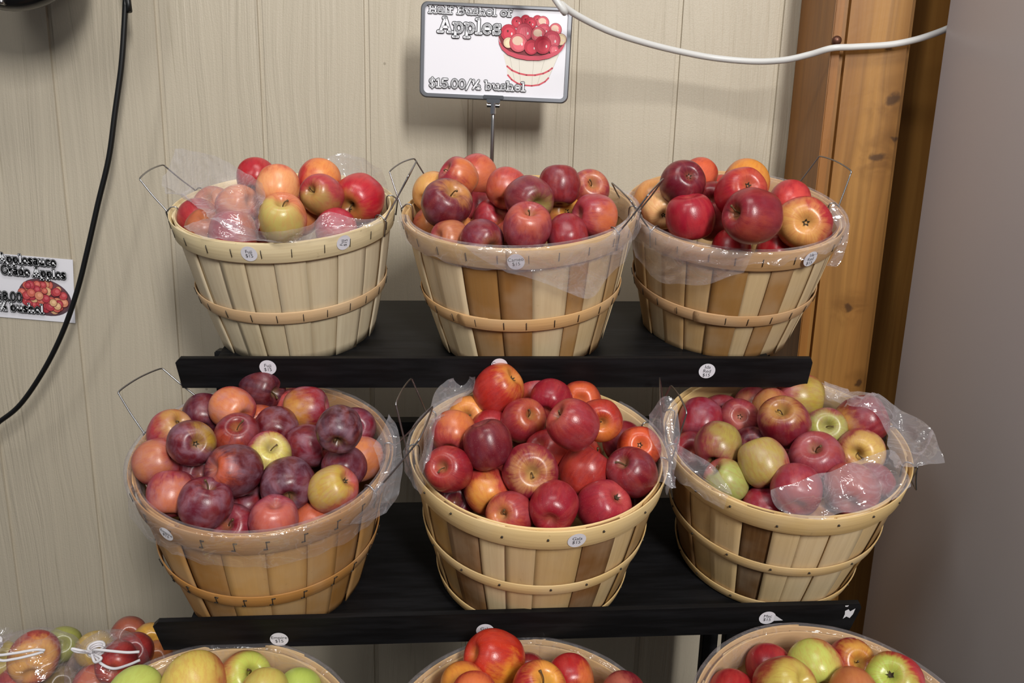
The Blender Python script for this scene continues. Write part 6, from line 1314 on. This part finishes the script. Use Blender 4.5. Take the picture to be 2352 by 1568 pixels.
def build_film():
    roots = {}
    for k, lab in LINER.items():
        root, Rt, M = BROOT[k]
        e = empty('basket_liner', M.copy())
        tag(e, lab, 'plastic liner', 'plastic liners of the baskets')
        roots[k] = e
    bump = lambda u, a, b, c: a + (b - a) * math.exp(-((u - c) / .16) ** 2)
    film_ring('T2', -170, 30, lambda u: .006 + .024 * math.sin(math.pi * min(1, u * 1.1)) ** .5, roots['T2'], 3)
    film_ring('T3', -200, 60, lambda u: .008 + .020 * math.exp(-((u - .2) / .2) ** 2), roots['T3'], 4)
    film_ring('M1', -215, 150, lambda u: .014 + .032 * math.sin(math.pi * min(1, max(0, u))) ** .7, roots['M1'], 5)
    film_ring('M2', 120, 215, lambda u: .010, roots['M2'], 6)
    film_ring('M2', -25, 45, lambda u: .014, roots['M2'], 7)
    film_ring('M3', 5, 100, lambda u: .010, roots['M3'], 8)
    film_ring('M3', 160, 230, lambda u: .012, roots['M3'], 9)
    film_ring('B1', -40, 215, lambda u: .010, roots['B1'], 10)
    film_ring('B2', -40, 215, lambda u: .012, roots['B2'], 11)
    film_ring('B3', -60, 230, lambda u: .022, roots['B3'], 12)
    for i, (nm, (key, nv, nu, pts)) in enumerate(FLAPS.items()):
        film_patch('film_flap', key, nv, nu, pts, roots[key], 20 + i * 7, .0042 if nm in ('T1a', 'M3a', 'M3b') else .003)


# ---------------------------------------------------------------- signs, cables, bags
def card_matrix(o, right, normal):
    x = Vector(right).normalized()
    z = Vector(normal).normalized()
    z = (z - z.dot(x) * x).normalized()
    M = Matrix((x, z.cross(x), z)).transposed().to_4x4()
    M.translation = Vector(o)
    return M


def round_rect(w, h, r, n=6):
    P = []
    for cx, cy, a in ((w / 2 - r, h / 2 - r, 0), (-w / 2 + r, h / 2 - r, 90), (-w / 2 + r, -h / 2 + r, 180), (w / 2 - r, -h / 2 + r, 270)):
        P += arc(cx, cy, r, r, a, a + 90, n)
    return P


def prism(bm, P, z0, z1, mat=0):
    a = [bm.verts.new((x, y, z0)) for x, y in P]
    b = [bm.verts.new((x, y, z1)) for x, y in P]
    bm.faces.new(a[::-1]).material_index = mat
    bm.faces.new(b).material_index = mat
    for i in range(len(P)):
        j = (i + 1) % len(P)
        bm.faces.new((a[i], a[j], b[j], b[i])).material_index = mat


def basket_print(ink):
    """printed fruit basket: red rim and hoops, cream slats, red apples heaped on top"""
    red, pink, cream = (.52, .035, .06), (.62, .09, .12), (.74, .70, .62)
    X = lambda px: (px - 1180) / 5.88 / 1285.0
    cx, cy = .0500, .0
    s = .000778 / 5.88          # metres per px of the enlarged view
    q = lambda px, py: ((px - 1162) * s * .956, (715 - py + (px - 1162) * .028) * s * .921)
    # body
    ink.poly([q(*p) for p in ((1270, 720), (1330, 930), (1340, 1010), (1400, 1070), (1480, 1115), (1580, 1145), (1680, 1150), (1780, 1135), (1860, 1090), (1905, 1030), (1950, 930), (2040, 700), (1900, 760), (1700, 800), (1500, 790), (1370, 750))], cream)
    ink.up()
    for a, b in (((1360, 750), (1440, 1085)), ((1490, 790), (1520, 1120)), ((1690, 800), (1680, 1150)), ((1840, 790), (1755, 1140)), ((2030, 720), (1900, 1060))):
        ink.stroke([q(*a), q(*b)], .00035, (.30, .25, .20), False)
    ink.up()
    for pts, wd in (([(1330, 890), (1400, 945), (1500, 985), (1600, 1005), (1720, 1005), (1830, 980), (1900, 945), (1950, 905)], 22), ([(1345, 1010), (1400, 1070), (1480, 1120), (1580, 1145), (1680, 1150), (1780, 1135), (1860, 1090), (1905, 1040)], 20)):
        ink.stroke([q(*p) for p in pts], wd * s, pink)
    ink.up()
    # inside of the rim and the heap
    ink.poly([q(*p) for p in ((1195, 490), (1240, 600), (1330, 690), (1480, 740), (1650, 755), (1850, 735), (2000, 680), (2080, 600), (2100, 560), (1900, 420), (1400, 400))], (.20, .02, .03))
    rg = random.Random(4)
    heap = [(1555, 270, 62, 0), (1715, 270, 60, 0), (1440, 300, 68, 0), (1790, 300, 78, 2), (1620, 315, 75, 0), (1965, 390, 78, 2), (1810, 400, 78, 1), (1330, 440, 100, 0), (1545, 430, 105, 1), (1735, 460, 92, 2), (2045, 520, 70, 3), (1335, 575, 65, 3), (1920, 530, 112, 1), (1470, 575, 112, 2), (1650, 630, 90, 0), (1805, 600, 108, 0), (1960, 660, 60, 1)]
    for x, y, r, kind in heap:
        ink.up()
        ink.disc(q(x, y), (r + 5) * s, (r + 5) * s, (.25, .015, .03))
        ink.up()
        base = [(.50, .02, .05), (.56, .06, .10), (.60, .10, .13), (.70, .56, .36)][kind]
        ink.disc(q(x, y), r * s, r * s, base)
        ink.up()
        ink.disc(q(x + r * .1, y + r * .1), r * .72 * s, r * .72 * s, tuple(min(1, c * 1.25 + .02) for c in base))
        if kind == 2:
            ink.up()
            ink.disc(q(x - r * .1, y - r * .25), r * .62 * s, r * .5 * s, (.74, .52, .40))
        if kind == 1:
            ink.up()
            for k in range(4): ink.stroke([q(x - r * .4 + k * r * .22, y - r * .55), q(x - r * .45 + k * r * .25, y + r * .5)], 5 * s, (.74, .25, .27), False)
        ink.up()
        ink.disc(q(x + r * .45, y + r * .15), r * .10 * s, r * .17 * s, (.86, .72, .74), 12)
        if kind == 0 and rg.random() < .4: ink.disc(q(x - r * .1, y - r * .2), r * .12 * s, r * .16 * s, (.12, .01, .01), 12)
    ink.up()
    rim = [(1195, 490), (1215, 560), (1260, 625), (1350, 690), (1480, 730), (1620, 750), (1780, 745), (1930, 705), (2030, 650), (2080, 590), (2104, 550)]
    low = [(2095, 610), (2070, 660), (2010, 720), (1900, 775), (1760, 805), (1600, 805), (1450, 780), (1330, 735), (1250, 665), (1210, 590)]
    for a, b, c, d in zip(rim, rim[1:], (low[::-1] + [low[0]])[0:], (low[::-1] + [low[0]])[1:]):
        ink.poly([q(*a), q(*b), q(*d), q(*c)], (.58, .07, .11))
    ink.up(2)


def build_sign():
    tl, tr, br, bl = Vector((-.1693, 1.47, .2483)), Vector((.0881, 1.47, .2426)), Vector((.0886, 1.47, .0861)), Vector((-.1732, 1.47, .0907))
    right = ((tr - tl) + (br - bl)).normalized()
    ctr = (tl + tr + br + bl) / 4
    Wd, Hd = ((tr - tl).length + (br - bl).length) / 2, ((tl - bl).length + (tr - br).length) / 2
    M = card_matrix(ctr, right, (0.01, -1, .0))
    root = empty('price_sign', M)
    tag(root, 'white framed half bushel price sign on a steel rod behind the top shelf', 'sign')
    bm = bmesh.new()
    O, I = round_rect(Wd, Hd, .012), [(x, y + .0010) for x, y in round_rect(Wd - .0145, Hd - .0125, .008)]
    for (A, za, B, zb) in ((O, -.006, O, .003), (O, .003, [(x * .985, y * .98) for x, y in O], .005), ([(x * .985, y * .98) for x, y in O], .005, I, .005), (I, .005, I, .0005), (O, -.006, I, -.006)):
        a = [bm.verts.new((x, y, za)) for x, y in A]
        b = [bm.verts.new((x, y, zb)) for x, y in B]
        for i in range(len(A)):
            j = (i + 1) % len(A)
            bm.faces.new((a[i], a[j], b[j], b[i]))
    bmesh.ops.remove_doubles(bm, verts=bm.verts, dist=1e-6)
    bmesh.ops.recalc_face_normals(bm, faces=bm.faces)
    mesh('sign_frame', bm, FRAMEM, root, smooth=False)
    bm = bmesh.new()
    prism(bm, round_rect(Wd - .009, Hd - .008, .007), -.004, .0008)
    card = mesh('card', bm, WHITECARD, root, smooth=False)
    s = .000778 / 5.88
    q = lambda px, py: ((px - 1162) * s * .956, (715 - py + (px - 1162) * .028) * s * .921)
    ink = Ink(3e-5, .0010)
    basket_print(ink)
    mesh('printed_picture', ink.bm, INK, card, smooth=False)
    ink = Ink(5e-5, .0024)
    x, y = q(262, 162)
    fit = lambda txt, w, size: w / (sum(GLYPH[c][0] for c in txt) * size)
    # each line keeps the slight downhill run of the card, so it is set straight in card space
    sz = 90 * s
    slab(ink, 'Half Bushel of', *q(236, 192), sz, .20, .075, fit('Half Bushel of', 1082 * s, sz))
    sz = 170 * s
    slab(ink, 'Apples', *q(370, 440), sz, .19, .055, fit('Apples', 824 * s, sz))
    sz = 104 * s
    slab(ink, '$15.00/\u00bd bushel', *q(262, 1187), sz, .20, .075, fit('$15.00/\u00bd bushel', 1275 * s, sz))
    mesh('lettering', ink.bm, INK, card, smooth=False)
    # rod and clip
    bm = bmesh.new()
    bx, by = q(1160, 1350)
    Mi = M.inverted()
    foot = Mi @ Vector((-.0470, 1.47, -.2550))
    tube(bm, [(bx, by + .006, -.004), (bx + (foot.x - bx) * .1, by + (foot.y - by) * .1, -.004), foot + Vector((0, 0, -.004))], .0036, 12)
    mesh('rod', bm, STEEL, root)
    bm = bmesh.new()
    box(bm, (bx, by + .004, .0052), (.036, .006, .004), bev=.001)
    box(bm, (bx, by - .002, .002), (.024, .008, .008), bev=.0015)
    tube(bm, [(bx, by - .004, .0), (bx, by - .024, -.001)], .0052, 14)
    for sg in (-1, 1): tube(bm, [(bx + sg * .004, by - .010, 0), (bx + sg * .011, by - .010, 0)], .0036, 10)
    mesh('clip', bm, CHROME, root, smooth=False)
    bm = bmesh.new()
    box(bm, (foot.x, foot.y - .004, foot.z - .004), (.050, .010, .034), bev=.002)
    mesh('rod_foot', bm, BLACK, root, smooth=False)


def build_wall_card():
    tr, br = Vector((-.8914, 1.6175, -.2323)), Vector((-.8992, 1.6175, -.3634))
    upv = (tr - br).normalized()
    right = Vector((upv.z, 0, -upv.x))
    Hd = (tr - br).length
    Wd = .215
    ctr = (tr + br) / 2 - right * Wd / 2
    M = card_matrix(ctr, right, (0, -1, 0))
    root = empty('wall_card', M)
    tag(root, 'white applesauce-apples price card on the siding behind the black cable', 'sign')
    bm = bmesh.new()
    prism(bm, [(-Wd / 2, -Hd / 2), (Wd / 2, -Hd / 2), (Wd / 2, Hd / 2), (-Wd / 2, Hd / 2)], -.0004, .0008)
    card = mesh('card', bm, WHITECARD, root, smooth=False)
    k = Hd / 555.0            # metres per px of the enlarged view
    q = lambda px, py: (Wd / 2 + (px - 618) * k + (py - 400) * .00 * k, (410 - py + (px - 300) * .075) * k)
    ink = Ink(3e-5, .0010)
    rg = random.Random(9)
    cx, cy = q(365, 490)
    ink.disc(q(368, 485), 228 * k, 158 * k, (.10, .06, .075), 36, R(-12))
    ink.up()
    ink.disc(q(365, 478), 215 * k, 145 * k, (.16, .07, .08), 36, R(-12))
    for i in range(58):
        a, t = rg.uniform(0, 6.28), math.sqrt(rg.random())
        ex, ey = 185 * t * math.cos(a), 118 * t * math.sin(a)
        px, py = 358 + ex, 478 + ey + ex * .18
        r = rg.uniform(24, 40)
        base = rg.choice([(.52, .07, .08), (.60, .14, .10), (.64, .26, .15), (.68, .42, .22), (.46, .05, .07)])
        ink.up()
        ink.disc(q(px, py), (r + 4) * k, (r + 4) * k, (.22, .03, .04), 14)
        ink.up()
        ink.disc(q(px, py), r * k, r * k, base, 14)
        ink.up()
        ink.disc(q(px + r * .15, py - r * .15), r * .5 * k, r * .45 * k, tuple(min(1, c * 1.2 + .06) for c in base), 12)
    mesh('printed_picture', ink.bm, INK, card, smooth=False)
    ink = Ink(5e-5, .0066)
    fit = lambda txt, w, size: w / (sum(GLYPH[c][0] for c in txt) * size)
    sz = 74 * k
    def right_set(txt, xr, yb, sp):
        wd = sum(GLYPH[c][0] for c in txt) * sz * sp
        x, y = q(xr, yb)
        slab(ink, txt, x - wd, y, sz, .20, .062, sp)
    right_set('Applesauce', 487, 212, 1.02)
    right_set('Grade Apples', 566, 318, .98)
    right_set('$8.00', 184, 520, 1.02)
    right_set('\u00bd bushel', 366, 622, 1.05)
    mesh('lettering', ink.bm, INK, card, smooth=False)


def build_cables():
    bm = bmesh.new()
    tube(bm, catmull([(-.42, 1.56, 1.1), (-.22, 1.46, .62)] + [tuple(v) for v in WHITE_CABLE] + [(.95, 1.424, .285)], 8), .0054, 14)
    tag(mesh('cable', bm, WHITEPVC), 'white cable sagging across the siding and the timber post', 'cable')
    bm = bmesh.new()
    tube(bm, catmull([(-.70, 1.56, 1.5), (-.735, 1.53, .80)] + [tuple(v) for v in BLACK_CABLE] + [(-1.30, 1.53, -.60), (-1.5, 1.54, -.56)], 8), .0049, 14)
    tag(mesh('cable', bm, RUBBER), 'black cable hanging in a curve past the white wall card', 'cable')
    M = Matrix.Translation((-.842, 1.43, .3420)) @ Matrix.Rotation(R(90), 4, 'X')
    root = empty('wall_fixture', M)
    tag(root, 'rounded black fixture at the top corner of the siding above the black cable', 'fixture')
    bm = bmesh.new()
    lathe(bm, [(0, .034), (.09, .034), (.118, .030), (.130, .020), (.134, .006), (.130, -.010), (.112, -.022), (.05, -.026), (.04, -.19), (0, -.19)], 56)
    mesh('housing', bm, BLACKGLOSS, root)
    bm = bmesh.new()
    lathe(bm, [(0, .0075), (.003, .007), (.0045, .004), (.0045, -.004), (0, -.004)], 16)
    b = mesh('screw', bm, STEEL, root)
    b.matrix_local = Matrix.Translation((-.0035, -.1235, .028))


def bag(name_label, c, rad, top, neckr, seed, tie, bow, group):
    """knotted film bag: c centre, rad radii, top neck point"""
    root = empty('produce_bag', Matrix.Translation((c[0], c[1], c[2] - rad[2])))
    tag(root, name_label, 'bag', group)
    inv = root.matrix_world.inverted()
    c, top = Vector(c), Vector(top)
    bm = bmesh.new()
    n = 72
    rings = []
    prof = [(0.0, -1.0), (.55, -.97), (.85, -.80), (.99, -.45), (1.0, -.05), (.94, .35), (.80, .62), (.58, .82)]
    for r, z in prof:
        rings.append((r, c.z + z * rad[2], c.x, c.y, 0.0))
    zt = c.z + .82 * rad[2]
    for u in (.3, .6, .85, 1.0): rings.append((.58 * (1 - u) + neckr / rad[0] * u, zt + (top.z - zt) * u, c.x + (top.x - c.x) * u, c.y + (top.y - c.y) * u, u))
    for u in (.3, .7, 1.0): rings.append((neckr / rad[0] * (1 + 1.6 * u), top.z + .012 * u, top.x, top.y, 1.0))
    V = []
    for r, z, x, y, u in rings:
        row = []
        for k in range(n):
            a = 2 * math.pi * k / n
            rr = r * (1 + .10 * u * math.cos(13 * a + seed) + .05 * u * math.cos(23 * a))
            p = Vector((x + rad[0] * rr * math.cos(a), y + rad[1] * rr * math.sin(a), z))
            d = crumple(p, .003, seed) if r > .02 else 0
            p += Vector((math.cos(a), math.sin(a), 0)) * d
            row.append(bm.verts.new(inv @ p))
        V.append(row)
    for a, b in zip(V, V[1:]):
        for k in range(n): bm.faces.new((a[k], a[(k + 1) % n], b[(k + 1) % n], b[k]))
    bmesh.ops.recalc_face_normals(bm, faces=bm.faces)
    mesh('bag_film', bm, FILM_BAG, root)
    bm = bmesh.new()
    for k in range(3):
        tube(bm, [inv @ (top + Vector((neckr * 1.15 * math.cos(a), neckr * 1.15 * math.sin(a), -.004 + .0035 * k + .0012 * math.sin(a)))) for a in [2 * math.pi * i / 20 for i in range(21)]], .0019, 8)
    for P in bow: tube(bm, catmull([inv @ Vector(p) for p in P], 6), .0020, 8)
    mesh('string_tie', bm, STRING, root)


def build_bags():
    # tied bags of apples on a low bench beside the rack
    bag('knotted clear bag of apples at the picture edge by the wall', (-.705, 1.060, -.775), (.078, .062, .062), (-.733, 1.02, -.703), .010, 3, None,
        [[(-.733, 1.012, -.702), (-.715, 1.0, -.706), (-.690, 1.0, -.703), (-.662, 1.005, -.700), (-.652, 1.01, -.704)],
         [(-.733, 1.012, -.702), (-.712, 1.0, -.714), (-.690, 1.0, -.712), (-.668, 1.004, -.708), (-.654, 1.01, -.706)],
         [(-.735, 1.012, -.701), (-.752, 1.0, -.697), (-.77, 1.0, -.704)]], 'tied bags of apples')
    bag('clear bag of red apples tied with white string between the edge bag and the rack', (-.590, 1.055, -.770), (.056, .056, .062), (-.584, 1.02, -.706), .009, 8, None,
        [[(-.584, 1.010, -.706), (-.594, 1.0, -.696), (-.606, .998, -.692), (-.600, 1.0, -.698), (-.586, 1.008, -.704)],
         [(-.584, 1.010, -.706), (-.574, 1.0, -.694), (-.552, .998, -.694), (-.530, 1.0, -.697), (-.515, 1.005, -.699)],
         [(-.582, 1.010, -.708), (-.568, 1.0, -.716), (-.550, .998, -.722), (-.530, 1.0, -.717), (-.515, 1.005, -.712)],
         [(-.586, 1.010, -.707), (-.576, .999, -.713), (-.566, .998, -.706), (-.578, 1.004, -.704)]], 'tied bags of apples')
    m = Matrix.Translation((-.83, 1.10, -1.5))
    root = empty('low_bench', m)
    tag(root, 'low brown wooden bench under the tied bags of apples', 'bench')
    bm = bmesh.new()
    box(bm, (0, 0, .650), (.74, .24, .022), bev=.003)
    mesh('bench_top', bm, BENCHM, root, smooth=False)
    for sx in (-.33, .33):
        for sy in (-.09, .09):
            bm = bmesh.new()
            box(bm, (sx, sy, .3195), (.04, .04, .639), bev=.003)
            mesh('leg', bm, BENCHM, root, smooth=False)


build_room()
build_rack()
for k in BASKETS: build_basket(k)
build_apples()
build_film()
build_sign()
build_wall_card()
build_cables()
build_bags()
bpy.context.view_layer.update()
